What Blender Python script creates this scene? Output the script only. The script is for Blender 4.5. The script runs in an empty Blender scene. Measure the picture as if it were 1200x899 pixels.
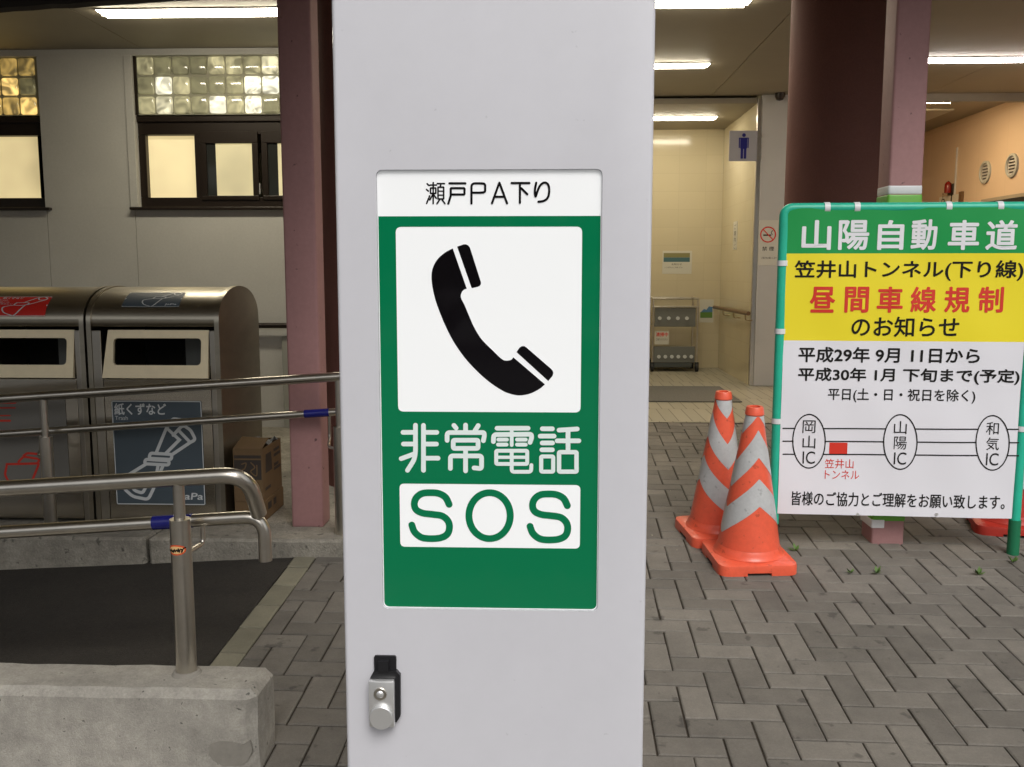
import bpy, bmesh, math, random
from math import radians as R, sin, cos, tan, pi
from mathutils import Vector as V, Matrix as M4
from mathutils.geometry import tessellate_polygon

random.seed(7)
SC = bpy.context.scene
COL = SC.collection

# ------------------------------------------------------------------ camera, sky, sun, exposure
CAM_Z = 1.116
PITCH, YAW, F = R(7.0), R(2.07), 1080.0
cam_d = bpy.data.cameras.new('camera')
cam_d.sensor_width = 36.0
cam_d.lens = F / 1200 * 36.0
cam_d.clip_start = 0.05
cam_d.clip_end = 2000
cam = bpy.data.objects.new('camera', cam_d)
COL.objects.link(cam)
cam.location = (0, 0, CAM_Z)
cam.rotation_euler = (R(90) - PITCH, 0, YAW)
SC.camera = cam

SUN_EL, SUN_AZ = R(48), R(-18)          # behind the camera, a little to the right
world = bpy.data.worlds.new('World')
SC.world = world
world.use_nodes = True
wn = world.node_tree
bg = wn.nodes['Background']
sky = wn.nodes.new('ShaderNodeTexSky')
sky.sky_type = 'NISHITA'
sky.sun_disc = False
sky.sun_elevation = SUN_EL
sky.sun_rotation = R(180) + SUN_AZ
sky.dust_density = 5.0
sky.air_density = 1.0
hs = wn.nodes.new('ShaderNodeHueSaturation')
hs.inputs['Saturation'].default_value = 0.18   # overcast: a nearly white sky
wn.links.new(sky.outputs[0], hs.inputs['Color'])
wn.links.new(hs.outputs[0], bg.inputs['Color'])
bg.inputs['Strength'].default_value = 0.092

sun_d = bpy.data.lights.new('sun', 'SUN')
sun_d.energy = 0.95
sun_d.angle = R(30)
sun_d.color = (1.0, 0.97, 0.93)
sun = bpy.data.objects.new('sun', sun_d)
COL.objects.link(sun)
sun.rotation_euler = (R(90) - SUN_EL, 0, -SUN_AZ)
SC.view_settings.view_transform = 'Standard'
SC.view_settings.look = 'None'
SC.view_settings.gamma = 1.0
SC.view_settings.exposure = 0.36
SC.render.engine = 'CYCLES'
SC.cycles.use_denoising = True
SC.cycles.max_bounces = 8
SC.cycles.sample_clamp_indirect = 6.0

# ------------------------------------------------------------------ survey of the photograph
CM = M4.Translation((0, 0, CAM_Z)) @ M4.Rotation(YAW, 4, 'Z') @ M4.Rotation(R(90) - PITCH, 4, 'X')
CO = V((0, 0, CAM_Z))
GM = M4.Translation(CO) @ M4.Rotation(YAW, 4, 'Z') @ M4.Rotation(R(3.28), 4, 'X') @ M4.Translation((0, 0, -1.5017))
GN = GM.to_3x3() @ V((0, 0, 1))
GO = GM @ V((0, 0, 0))

def ray(px, py):
    return (CM.to_3x3() @ V(((px - 600) / F, -(py - 449.5) / F, -1)))
def at_y(px, py, y):
    d = ray(px, py); return CO + d * (y / d.y)
def at_x(px, py, x):
    d = ray(px, py); return CO + d * (x / d.x)
def at_z(px, py, z):
    d = ray(px, py); return CO + d * ((z - CAM_Z) / d.z)
def ground(px, py):
    d = ray(px, py); return CO + d * ((GO - CO).dot(GN) / d.dot(GN))
def gz(x, y):
    return GO.z - (GN.x * (x - GO.x) + GN.y * (y - GO.y)) / GN.z

class Face:
    """a flat face standing in the scene: origin, right, up, outward"""
    def __init__(s, o, u, v):
        s.o, s.u, s.v = V(o), V(u).normalized(), V(v).normalized()
        s.n = s.u.cross(s.v)
    def uv(s, px, py):
        d = ray(px, py)
        p = CO + d * ((s.o - CO).dot(s.n) / d.dot(s.n)) - s.o
        return p.dot(s.u), p.dot(s.v)
    def p(s, u, v, h=0.0):
        return s.o + s.u * u + s.v * v + s.n * h

# ------------------------------------------------------------------ materials
def mat(name, col, rough=0.5, metal=0.0, var=None, bump=None, emit=None, coat=0.0, spec=0.5, aniso=0.0, island=0.0, stretch=None, speck=None):
    m = bpy.data.materials.new(name)
    m.use_nodes = True
    nt = m.node_tree; L = nt.links
    b = nt.nodes['Principled BSDF']
    b.inputs['Base Color'].default_value = (*col, 1)
    b.inputs['Roughness'].default_value = rough
    b.inputs['Metallic'].default_value = metal
    b.inputs['Specular IOR Level'].default_value = spec
    b.inputs['Coat Weight'].default_value = coat
    b.inputs['Coat Roughness'].default_value = 0.08
    if aniso: b.inputs['Anisotropic'].default_value = aniso
    src = None
    tc = nt.nodes.new('ShaderNodeTexCoord')
    co = tc.outputs['Object']
    if stretch:
        mp = nt.nodes.new('ShaderNodeMapping'); mp.inputs['Scale'].default_value = stretch
        L.new(co, mp.inputs['Vector']); co = mp.outputs[0]
    def mul(c_in, fac_socket, lo, hi):
        mr = nt.nodes.new('ShaderNodeMapRange')
        mr.inputs['To Min'].default_value = lo; mr.inputs['To Max'].default_value = hi
        L.new(fac_socket, mr.inputs['Value'])
        mx = nt.nodes.new('ShaderNodeMix'); mx.data_type = 'RGBA'; mx.blend_type = 'MULTIPLY'
        mx.inputs['Factor'].default_value = 1
        if c_in is None: mx.inputs[6].default_value = (*col, 1)
        else: L.new(c_in, mx.inputs[6])
        L.new(mr.outputs[0], mx.inputs[7])
        return mx.outputs[2]
    if var:
        for sc_, am in (var if isinstance(var, list) else [var]):
            n = nt.nodes.new('ShaderNodeTexNoise'); n.inputs['Scale'].default_value = sc_
            n.inputs['Detail'].default_value = 6; n.inputs['Roughness'].default_value = 0.65
            L.new(co, n.inputs['Vector'])
            mr = nt.nodes.new('ShaderNodeMapRange'); mr.inputs['From Min'].default_value = .28; mr.inputs['From Max'].default_value = .72
            L.new(n.outputs['Fac'], mr.inputs['Value'])
            src = mul(src, mr.outputs[0], 1 - am, 1 + am)
    if island:
        g = nt.nodes.new('ShaderNodeNewGeometry')
        src = mul(src, g.outputs['Random Per Island'], 1 - island, 1 + island)
    if speck:
        sc_, th, dark = speck
        n = nt.nodes.new('ShaderNodeTexNoise'); n.inputs['Scale'].default_value = sc_; n.inputs['Detail'].default_value = 3
        L.new(co, n.inputs['Vector'])
        mr = nt.nodes.new('ShaderNodeMapRange'); mr.inputs['From Min'].default_value = th; mr.inputs['From Max'].default_value = th + .05
        L.new(n.outputs['Fac'], mr.inputs['Value'])
        src = mul(src, mr.outputs[0], 1.0, dark)
    if src is not None: L.new(src, b.inputs['Base Color'])
    if bump:
        n = nt.nodes.new('ShaderNodeTexNoise'); n.inputs['Scale'].default_value = bump[0]; n.inputs['Detail'].default_value = 5
        L.new(co, n.inputs['Vector'])
        bp = nt.nodes.new('ShaderNodeBump'); bp.inputs['Strength'].default_value = bump[1]; bp.inputs['Distance'].default_value = bump[2] if len(bump) > 2 else 0.005
        L.new(n.outputs['Fac'], bp.inputs['Height']); L.new(bp.outputs[0], b.inputs['Normal'])
    if emit:
        b.inputs['Emission Color'].default_value = (*emit[0], 1)
        b.inputs['Emission Strength'].default_value = emit[1]
    return m

def tile_mat(name, col, grout, w, h, rough=0.15, var=0.06, gap=0.004, wav=0.15, axes='XZ', offset=0.0):
    """glazed wall or floor tile: joints by a brick texture in metres"""
    m = mat(name, col, rough)
    nt = m.node_tree; L = nt.links; b = nt.nodes['Principled BSDF']
    tc = nt.nodes.new('ShaderNodeTexCoord')
    sp = nt.nodes.new('ShaderNodeSeparateXYZ'); L.new(tc.outputs['Object'], sp.inputs[0])
    cb = nt.nodes.new('ShaderNodeCombineXYZ')
    L.new(sp.outputs[axes[0]], cb.inputs[0]); L.new(sp.outputs[axes[1]], cb.inputs[1])
    br = nt.nodes.new('ShaderNodeTexBrick'); L.new(cb.outputs[0], br.inputs['Vector'])
    br.offset = offset; br.squash = 1.0
    br.inputs['Scale'].default_value = 1.0
    br.inputs['Brick Width'].default_value = w; br.inputs['Row Height'].default_value = h
    br.inputs['Mortar Size'].default_value = gap; br.inputs['Mortar Smooth'].default_value = 0.1
    br.inputs['Color1'].default_value = (*[c * (1 - var) for c in col], 1)
    br.inputs['Color2'].default_value = (*[c * (1 + var) for c in col], 1)
    br.inputs['Mortar'].default_value = (*grout, 1)
    L.new(br.outputs['Color'], b.inputs['Base Color'])
    n = nt.nodes.new('ShaderNodeTexNoise'); n.inputs['Scale'].default_value = 5
    L.new(cb.outputs[0], n.inputs['Vector'])
    ad = nt.nodes.new('ShaderNodeMath'); ad.operation = 'MULTIPLY_ADD'; ad.inputs[1].default_value = -0.25
    L.new(br.outputs['Fac'], ad.inputs[0]); L.new(n.outputs['Fac'], ad.inputs[2])
    bp = nt.nodes.new('ShaderNodeBump'); bp.inputs['Strength'].default_value = wav; bp.inputs['Distance'].default_value = 0.02
    L.new(ad.outputs[0], bp.inputs['Height']); L.new(bp.outputs[0], b.inputs['Normal'])
    return m

MT = {}
MT['cabinet'] = mat('cabinet_paint', (.615, .612, .648), .30, coat=.35, var=[(3, .02), (25, .015)], speck=(70, .735, .86), bump=(2.2, .10, .010))
MT['gasket'] = mat('black_gasket', (.01, .01, .01), .6)
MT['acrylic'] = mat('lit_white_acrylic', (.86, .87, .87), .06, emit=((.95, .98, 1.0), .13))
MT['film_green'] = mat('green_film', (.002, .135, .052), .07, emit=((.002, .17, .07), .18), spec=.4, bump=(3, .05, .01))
MT['film_black'] = mat('black_film', (.005, .004, .005), .06, spec=.4, bump=(3, .05, .01))
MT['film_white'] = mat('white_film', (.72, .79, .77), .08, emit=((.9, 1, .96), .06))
MT['chrome'] = mat('satin_chrome', (.80, .80, .79), .34, .75)
MT['lockblack'] = mat('black_lock_housing', (.012, .012, .014), .35)
MT['steel'] = mat('satin_stainless', (.60, .565, .50), .28, 1.0, var=(9, .10), bump=(300, .04, .0006))
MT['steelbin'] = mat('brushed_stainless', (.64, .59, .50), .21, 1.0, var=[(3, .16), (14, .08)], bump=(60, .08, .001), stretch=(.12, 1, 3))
MT['steelshaded'] = mat('shaded_stainless', (.47, .43, .35), .32, 1.0, var=[(3, .16)], bump=(60, .08, .001), stretch=(.12, 1, 3))  # darker copy of the bin steel: dark reflections put into the colour
MT['steelwarm'] = mat('warm_lit_stainless', (.82, .70, .47), .38, .3, var=(20, .05))  # flap steel tinted cream: warm reflected light put into the colour
MT['concrete'] = mat('weathered_concrete', (.36, .338, .295), .9, var=[(2.2, .20), (7, .20), (26, .16), (160, .16)], bump=(280, .40, .005), speck=(52, .675, .30))
MT['concrete2'] = mat('old_kerb_concrete', (.26, .24, .20), .92, var=[(4, .32), (30, .2), (160, .18)], bump=(90, .6, .009), speck=(26, .64, .45))
MT['mortar'] = mat('mortar_patch', (.25, .232, .20), .9, var=(30, .12), bump=(80, .2, .003))
MT['asphalt'] = mat('asphalt', (.033, .028, .022), .9, var=[(2.5, .22), (70, .22), (240, .40)], bump=(260, .9, .007), speck=(120, .70, 2.2))
MT['lot'] = mat('lot_asphalt', (.07, .07, .07), .9, var=[(.5, .2), (200, .3)], bump=(300, .5, .004))
MT['paver'] = mat('concrete_paver', (.158, .143, .122), .84, var=[(1.6, .16), (14, .13), (120, .10), (400, .16)], island=.19, bump=(260, .45, .004), speck=(13, .655, .58))
MT['edgepaver'] = mat('edging_paver', (.215, .20, .145), .88, var=[(6, .18), (220, .12)], island=.14, bump=(260, .3, .003))
MT['sand'] = mat('joint_sand', (.036, .027, .018), .95, var=(90, .4))
MT['wall'] = mat('rough_cast_wall', (.55, .54, .50), .85, var=[(1.5, .06), (60, .05)], bump=(170, .35, .003))
MT['walldado'] = mat('dado_wall', (.36, .36, .32), .8, var=(2, .06), bump=(170, .3, .003))
MT['ceiling'] = mat('ceiling_panel', (.28, .245, .185), .6, var=(.8, .10))
MT['seam'] = mat('seam', (.10, .09, .07), .8)
MT['cream'] = tile_mat('cream_glazed_tile', (.60, .525, .36), (.54, .47, .32), .30, .20, rough=.14, wav=.04, gap=.002, var=.02)
MT['creamY'] = tile_mat('cream_glazed_tile_side', (.60, .525, .36), (.54, .47, .32), .30, .20, rough=.14, wav=.04, gap=.002, var=.02, axes='YZ')
MT['orangeY'] = tile_mat('tan_glazed_panel', (.64, .49, .35), (.56, .43, .31), .60, .90, rough=.05, wav=.10, gap=.002, var=.015, axes='YZ')
MT['orangeX'] = tile_mat('tan_glazed_panel_back', (.64, .49, .35), (.56, .43, .31), .60, .90, rough=.05, wav=.10, gap=.002, var=.015)
MT['floortile'] = tile_mat('floor_tile', (.34, .31, .235), (.10, .085, .06), .10, .62, rough=.45, var=.08, gap=.0035, wav=.02, axes='XY', offset=.5)
MT['panelwhite'] = mat('white_jamb_paint', (.50, .485, .46), .55, var=(3, .04))
MT['bronze'] = mat('dark_bronze_aluminium', (.022, .014, .009), .38, .3)
MT['pane'] = mat('lit_frosted_glass', (.55, .50, .38), .25, emit=((1.0, .80, .40), .56))
MT['pane2'] = mat('lit_frosted_glass_behind_screen', (.45, .42, .33), .2, emit=((1.0, .84, .42), .40))
MT['panedark'] = mat('dark_window_glass', (.03, .032, .03), .06)
MT['pink'] = mat('dusty_pink_paint', (.37, .195, .19), .65, var=[(2.5, .08), (40, .05)], bump=(60, .10, .002), speck=(30, .70, .35))
MT['brown'] = mat('dark_maroon_paint', (.155, .068, .056), .8, spec=.2, var=[(2, .10), (120, .10)], bump=(90, .12, .002))
MT['cable'] = mat('dark_timber', (.018, .013, .010), .8, var=(20, .3))
MT['tapewhite'] = mat('white_tape', (.72, .73, .74), .4, bump=(40, .3, .003))
MT['tapegreen'] = mat('green_tape', (.14, .42, .05), .4, bump=(40, .3, .003))
MT['tapeblue'] = mat('blue_tape', (.012, .014, .15), .22, bump=(50, .3, .003))
MT['pole'] = mat('teal_green_wrapped_pole', (.022, .46, .30), .38, var=[(12, .10)], bump=(70, .25, .002))
MT['polefoot'] = mat('dark_green_plastic', (.01, .16, .07), .45)
MT['b_green'] = mat('banner_green', (.003, .30, .062), .42, bump=(9, .10, .004))
MT['b_yellow'] = mat('banner_yellow', (.86, .72, .022), .42, bump=(9, .10, .004))
MT['b_white'] = mat('banner_white', (.78, .775, .82), .42, bump=(9, .10, .004))
MT['ink_black'] = mat('ink_black', (.010, .009, .008), .6, spec=.2)
MT['ink_red'] = mat('ink_red', (.66, .035, .018), .45)
MT['ink_white'] = mat('ink_white', (.80, .80, .83), .45)
MT['cone'] = mat('fluorescent_orange_pvc', (.80, .115, .055), .36, coat=.25, var=[(9, .08), (60, .06)], speck=(34, .66, .72))
MT['cone_old'] = mat('faded_red_pvc', (.42, .030, .018), .45, var=(12, .15))
MT['refl'] = mat('grey_reflective_sheet', (.50, .505, .505), .32, 0, coat=.4, var=[(14, .09), (70, .06)], bump=(26, .12, .004), speck=(40, .66, .75))
MT['card'] = mat('cardboard', (.14, .085, .038), .8, var=(8, .08))
MT['card_in'] = mat('cardboard_print', (.035, .026, .02), .7)
MT['plasticbag'] = mat('crumpled_grey_plastic', (.20, .21, .21), .35, bump=(40, .8, .02))
MT['slate'] = mat('slate_sticker', (.068, .090, .108), .45, var=(4, .06))
MT['redsign'] = mat('red_sticker', (.62, .022, .015), .4)
MT['greysign'] = mat('grey_film_sticker', (.20, .19, .17), .3)
MT['stickerwhite'] = mat('sticker_white', (.62, .64, .64), .5)
MT['darkhole'] = mat('dark_inside', (.012, .011, .010), .6)
MT['grey'] = mat('sign_grey', (.34, .33, .36), .45)
MT['navy'] = mat('navy_ink', (.008, .008, .17), .4)
MT['lamp'] = mat('fluorescent_diffuser', (.9, .9, .85), .4, emit=((1.0, .91, .71), 33))
MT['lampcool'] = mat('fluorescent_diffuser_cool', (.9, .9, .9), .4, emit=((1.0, .90, .84), 34))
MT['lampwarm'] = mat('warm_diffuser', (.9, .8, .5), .4, emit=((1.0, .74, .42), 40))
MT['fixture'] = mat('fixture_enamel', (.42, .40, .34), .4)
MT['cartgrey'] = mat('cart_grey', (.16, .165, .15), .5)
MT['carttub'] = mat('cart_tub', (.075, .085, .08), .45)
MT['rubber'] = mat('rubber', (.015, .015, .015), .7)
MT['paper'] = mat('paper', (.60, .58, .50), .6)
MT['paperteal'] = mat('paper_teal_print', (.06, .14, .16), .6)
MT['paperolive'] = mat('paper_olive_print', (.24, .22, .09), .6)
MT['papergreen'] = mat('paper_green_print', (.12, .24, .05), .6)
MT['paperblue'] = mat('paper_blue_print', (.09, .22, .40), .6)
MT['woodrail'] = mat('brown_handrail', (.14, .075, .03), .35)
MT['brass'] = mat('rail_bracket_metal', (.4, .33, .2), .3, 1.0)
MT['redlamp'] = mat('red_lens', (.20, .012, .008), .2)
MT['mat'] = mat('entrance_mat', (.13, .125, .11), .95, var=(60, .2), bump=(300, .6, .004))
MT['leaf'] = mat('weed_leaf', (.075, .15, .022), .6, var=(30, .25))
MT['grit'] = mat('grit', (.22, .19, .15), .9, island=.9)
MT['treeleaf'] = mat('tree_leaf', (.045, .075, .025), .6, var=(2, .3))
MT['ovalred'] = mat('oval_red_orange', (.75, .10, .03), .4)
MT['ovalyel'] = mat('oval_pale_orange', (.80, .50, .22), .4)

def uneven(m, sc_, lo, hi):
    nt = m.node_tree; b = nt.nodes['Principled BSDF']; k = b.inputs['Emission Strength'].default_value
    tc = nt.nodes.new('ShaderNodeTexCoord'); n = nt.nodes.new('ShaderNodeTexNoise'); n.inputs['Scale'].default_value = sc_; n.inputs['Detail'].default_value = 2
    nt.links.new(tc.outputs['Object'], n.inputs['Vector'])
    mr = nt.nodes.new('ShaderNodeMapRange'); mr.inputs['From Min'].default_value = .3; mr.inputs['From Max'].default_value = .7
    mr.inputs['To Min'].default_value = k * lo; mr.inputs['To Max'].default_value = k * hi
    nt.links.new(n.outputs['Fac'], mr.inputs['Value']); nt.links.new(mr.outputs[0], b.inputs['Emission Strength'])
uneven(MT['pane'], 2.2, .72, 1.12); uneven(MT['pane2'], 3.0, .70, 1.12)
# glass block: each block glows with its own share of the light in the room behind it
def glass_block_mat(name, warm):
    m = mat(name, (.30, .30, .22), .08, coat=.5)
    nt = m.node_tree; L = nt.links; b = nt.nodes['Principled BSDF']
    g = nt.nodes.new('ShaderNodeNewGeometry')
    cr = nt.nodes.new('ShaderNodeValToRGB')
    e = cr.color_ramp.elements
    e[0].position = 0; e[0].color = (.05, .046, .022, 1)
    e[1].position = 1; e[1].color = (1.0, .96, .78, 1) if not warm else (1.0, .72, .22, 1)
    k = e.new(.45); k.color = (.14, .125, .065, 1) if not warm else (.30, .19, .045, 1)
    k = e.new(.72); k.color = (.33, .29, .16, 1) if not warm else (.50, .32, .09, 1)
    k = e.new(.84); k.color = (1.0, .93, .68, 1) if not warm else (.8, .52, .16, 1)
    L.new(g.outputs['Random Per Island'], cr.inputs[0])
    tc = nt.nodes.new('ShaderNodeTexCoord')
    n = nt.nodes.new('ShaderNodeTexNoise'); n.inputs['Scale'].default_value = 9; n.inputs['Detail'].default_value = 1; n.inputs['Distortion'].default_value = 1.5
    L.new(tc.outputs['Object'], n.inputs['Vector'])
    mr = nt.nodes.new('ShaderNodeMapRange'); mr.inputs['From Min'].default_value = .32; mr.inputs['From Max'].default_value = .68
    mr.inputs['To Min'].default_value = .25; mr.inputs['To Max'].default_value = 1.5
    L.new(n.outputs['Fac'], mr.inputs['Value'])
    mx = nt.nodes.new('ShaderNodeMix'); mx.data_type = 'RGBA'; mx.blend_type = 'MULTIPLY'; mx.inputs['Factor'].default_value = 1
    L.new(cr.outputs[0], mx.inputs[6]); L.new(mr.outputs[0], mx.inputs[7])
    L.new(mx.outputs[2], b.inputs['Emission Color'])
    b.inputs['Emission Strength'].default_value = 1.0
    return m
MT['gblock'] = glass_block_mat('glass_block_pale', False)
MT['gblockwarm'] = glass_block_mat('glass_block_amber', True)
MT['gmortar'] = mat('glass_block_joint', (.32, .31, .23), .7)

# ------------------------------------------------------------------ object helpers
def wloc(o):
    p = V((0, 0, 0))
    while o is not None:
        p += o.location; o = o.parent
    return p
def thing(name, label, cat, loc=(0, 0, 0), group=None):
    o = bpy.data.objects.new(name, None)
    COL.objects.link(o); o.location = loc
    o.empty_display_size = .1
    o['label'] = label; o['category'] = cat
    if group: o['group'] = group
    return o
def obj(name, bm, mats, parent=None, smooth=False, angle=35):
    """link a bmesh built in world metres as ONE mesh object"""
    if parent is not None:
        bmesh.ops.translate(bm, verts=bm.verts, vec=-wloc(parent))
    me = bpy.data.meshes.new(name)
    bm.to_mesh(me); bm.free()
    for m in (mats if isinstance(mats, (list, tuple)) else [mats]): me.materials.append(m)
    if smooth:
        me.shade_smooth()
        me.set_sharp_from_angle(angle=R(angle))
    o = bpy.data.objects.new(name, me)
    COL.objects.link(o)
    if parent is not None: o.parent = parent
    return o
def tag(o, label, cat, group=None):
    o['label'] = label; o['category'] = cat
    if group: o['group'] = group
    return o
def struct(o):
    o['kind'] = 'structure'; return o
def relocate(o, loc):
    """give a one-mesh thing its own base point as origin"""
    loc = V(loc); o.data.transform(M4.Translation(-loc)); o.location = loc; return o
def B(): return bmesh.new()

def box(bm, lo, hi, bev=0.0, mi=0, seg=2):
    lo, hi = V(lo), V(hi)
    r = bmesh.ops.create_cube(bm, size=1.0)
    for v in r['verts']:
        v.co = V([lo[i] if v.co[i] < 0 else hi[i] for i in range(3)])
    fs = list({f for v in r['verts'] for f in v.link_faces})
    for f in fs: f.material_index = mi
    if bev:
        es = list({e for v in r['verts'] for e in v.link_edges})
        q = bmesh.ops.bevel(bm, geom=es, offset=bev, segments=seg, affect='EDGES', profile=.5)
        for f in q['faces']: f.material_index = mi
    return bm
def boxf(bm, face, u0, v0, u1, v1, h0, h1, bev=0.0, mi=0):
    """box laid on a Face"""
    b2 = B(); box(b2, (min(u0, u1), min(v0, v1), min(h0, h1)), (max(u0, u1), max(v0, v1), max(h0, h1)), bev)
    mm = M4((( face.u.x, face.v.x, face.n.x, face.o.x), (face.u.y, face.v.y, face.n.y, face.o.y), (face.u.z, face.v.z, face.n.z, face.o.z), (0, 0, 0, 1)))
    b2.transform(mm)
    merge(bm, b2, mi); return bm
def merge(bm, b2, mi=None):
    mp = {}
    for v in b2.verts: mp[v] = bm.verts.new(v.co)
    for f in b2.faces:
        try:
            n = bm.faces.new([mp[v] for v in f.verts]); n.material_index = f.material_index if mi is None else mi; n.smooth = f.smooth
        except ValueError: pass
    b2.free(); return bm
def tube(bm, pts, r, n=16, cap=True, closed=False, hollow=0.0):
    pts = [V(p) for p in pts]
    rs = r if isinstance(r, (list, tuple)) else [r] * len(pts)
    rings = []; prev = None
    for i, p in enumerate(pts):
        a = pts[i - 1] if i > 0 else (pts[-1] if closed else None)
        b = pts[i + 1] if i + 1 < len(pts) else (pts[0] if closed else None)
        t = V((0, 0, 0))
        if a is not None: t += (p - a).normalized()
        if b is not None: t += (b - p).normalized()
        t.normalize()
        if prev is None:
            up = V((0, 0, 1)) if abs(t.z) < .9 else V((0, 1, 0))
            x = t.cross(up).normalized()
        else:
            x = (prev - t * prev.dot(t)).normalized()
        prev = x; y = t.cross(x)
        rings.append([bm.verts.new(p + (x * cos(2 * pi * k / n) + y * sin(2 * pi * k / n)) * rs[i]) for k in range(n)])
    m = len(rings)
    for i in range(m if closed else m - 1):
        A, C = rings[i], rings[(i + 1) % m]
        for k in range(n): bm.faces.new((A[k], A[(k + 1) % n], C[(k + 1) % n], C[k]))
    if cap and not closed:
        if hollow:
            p0, t = pts[-1], (pts[-1] - pts[-2]).normalized()
            inner = [bm.verts.new(p0 + (v.co - p0) * hollow) for v in rings[-1]]
            deep = [bm.verts.new(v.co - t * .03) for v in inner]
            for k in range(n):
                k2 = (k + 1) % n
                bm.faces.new((rings[-1][k], rings[-1][k2], inner[k2], inner[k])); bm.faces.new((inner[k], inner[k2], deep[k2], deep[k]))
            bm.faces.new(deep)
        else: bm.faces.new(rings[-1])
        bm.faces.new(list(reversed(rings[0])))
    bmesh.ops.recalc_face_normals(bm, faces=bm.faces)
    return bm
def lathe(bm, prof, c, n=32, mi=0):
    """profile [(r,z)] turned about the vertical through c"""
    c = V(c); rings = []
    for r, z in prof:
        rings.append([bm.verts.new(c + V((r * cos(2 * pi * k / n), r * sin(2 * pi * k / n), z))) for k in range(n)] if r > 1e-6 else [bm.verts.new(c + V((0, 0, z)))])
    for A, C in zip(rings, rings[1:]):
        for k in range(n):
            k2 = (k + 1) % n
            if len(A) == 1: f = bm.faces.new((A[0], C[k2], C[k]))
            elif len(C) == 1: f = bm.faces.new((A[k], A[k2], C[0]))
            else: f = bm.faces.new((A[k], A[k2], C[k2], C[k]))
            f.material_index = mi
    return bm
def arc_round(pts, r, closed=False, n=6):
    """round the corners of a 2-D or 3-D polyline"""
    pts = [V(p) for p in pts]; out = []
    m = len(pts)
    for i, p in enumerate(pts):
        if not closed and (i == 0 or i == m - 1): out.append(p); continue
        a, b = pts[i - 1], pts[(i + 1) % m]
        d = min(r, (a - p).length * .49, (b - p).length * .49)
        s, e = p + (a - p).normalized() * d, p + (b - p).normalized() * d
        for k in range(n + 1):
            t = k / n
            out.append(s * (1 - t) ** 2 + p * 2 * t * (1 - t) + e * t * t)
    return out
def smooth_path(pts, n=10, closed=False):
    pts = [V(p) for p in pts]; m = len(pts); out = []
    for i in range(m if closed else m - 1):
        g = lambda j: pts[j % m] if closed else pts[max(0, min(m - 1, j))]
        p0, p1, p2, p3 = g(i - 1), g(i), g(i + 1), g(i + 2)
        for k in range(n):
            t = k / n
            out.append(.5 * ((2 * p1) + (p2 - p0) * t + (2 * p0 - 5 * p1 + 4 * p2 - p3) * t * t + (3 * p1 - p0 - 3 * p2 + p3) * t ** 3))
    if not closed: out.append(pts[-1])
    return out
def rrect(u0, v0, u1, v1, r, n=6):
    return [p.to_2d() if len(p) > 2 else p for p in arc_round([V((u0, v0)), V((u1, v0)), V((u1, v1)), V((u0, v1))], r, True, n)]
def poly(bm, face, pts, h, mi=0, holes=()):
    """flat polygon (2-D points on a Face) laid h above it"""
    loops = [list(pts)] + [list(q) for q in holes]
    flat = [p for l in loops for p in l]
    vs = [bm.verts.new(face.p(p[0], p[1], h)) for p in flat]
    for t in tessellate_polygon([[V((p[0], p[1], 0)) for p in l] for l in loops]):
        a, b, c = [flat[i] for i in t]
        ar = (b[0] - a[0]) * (c[1] - a[1]) - (b[1] - a[1]) * (c[0] - a[0])
        if abs(ar) < 1e-14: continue
        try:
            f = bm.faces.new([vs[i] for i in (t if ar > 0 else reversed(t))]); f.material_index = mi
        except ValueError: pass
    return vs
def slab(bm, face, pts, h0, h1, mi=0):
    """polygon given thickness"""
    poly(bm, face, pts, h1, mi)
    n = len(pts)
    ar = sum(pts[i][0] * pts[(i + 1) % n][1] - pts[(i + 1) % n][0] * pts[i][1] for i in range(n))
    q = pts if ar > 0 else list(reversed(pts))
    a = [bm.verts.new(face.p(p[0], p[1], h0)) for p in q]; b = [bm.verts.new(face.p(p[0], p[1], h1)) for p in q]
    for i in range(n):
        j = (i + 1) % n
        f = bm.faces.new((a[i], a[j], b[j], b[i])); f.material_index = mi
    return bm
def stroke(bm, face, pts, w, h, closed=False, mi=0, capn=8):
    """brush line with round ends, as one flat strip"""
    pts = [V((p[0], p[1])) for p in pts]; m = len(pts); Ls, Rs = [], []
    for i, p in enumerate(pts):
        a = pts[i - 1] if (i > 0 or closed) else None
        b = pts[(i + 1) % m] if (i + 1 < m or closed) else None
        d1 = (p - a).normalized() if a is not None else None
        d2 = (b - p).normalized() if b is not None else None
        d = (d1 + d2).normalized() if d1 is not None and d2 is not None else (d1 or d2)
        nrm = V((-d.y, d.x))
        k = 1.0
        if d1 is not None and d2 is not None: k = min(1.6, 1 / max(.3, d.dot(d2)))
        Ls.append(p + nrm * w / 2 * k); Rs.append(p - nrm * w / 2 * k)
    lv = [bm.verts.new(face.p(p.x, p.y, h)) for p in Ls]; rv = [bm.verts.new(face.p(p.x, p.y, h)) for p in Rs]
    for i in range(m if closed else m - 1):
        j = (i + 1) % m
        f = bm.faces.new((rv[i], rv[j], lv[j], lv[i])); f.material_index = mi
    if not closed and capn:
        for (i, o, s) in ((0, 1, -1), (m - 1, m - 2, 1)):
            d = (pts[i] - pts[o]).normalized(); nrm = V((-d.y, d.x))
            ring = [pts[i] + (nrm * cos(a) + d * sin(a)) * w / 2 for a in [pi * k / capn for k in range(1, capn)]]
            rvts = [bm.verts.new(face.p(p.x, p.y, h)) for p in ring]
            loop = ([lv[i]] if s > 0 else [rv[i]]) + rvts + ([rv[i]] if s > 0 else [lv[i]])
            f = bm.faces.new(list(reversed(loop))); f.material_index = mi
    return bm

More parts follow.
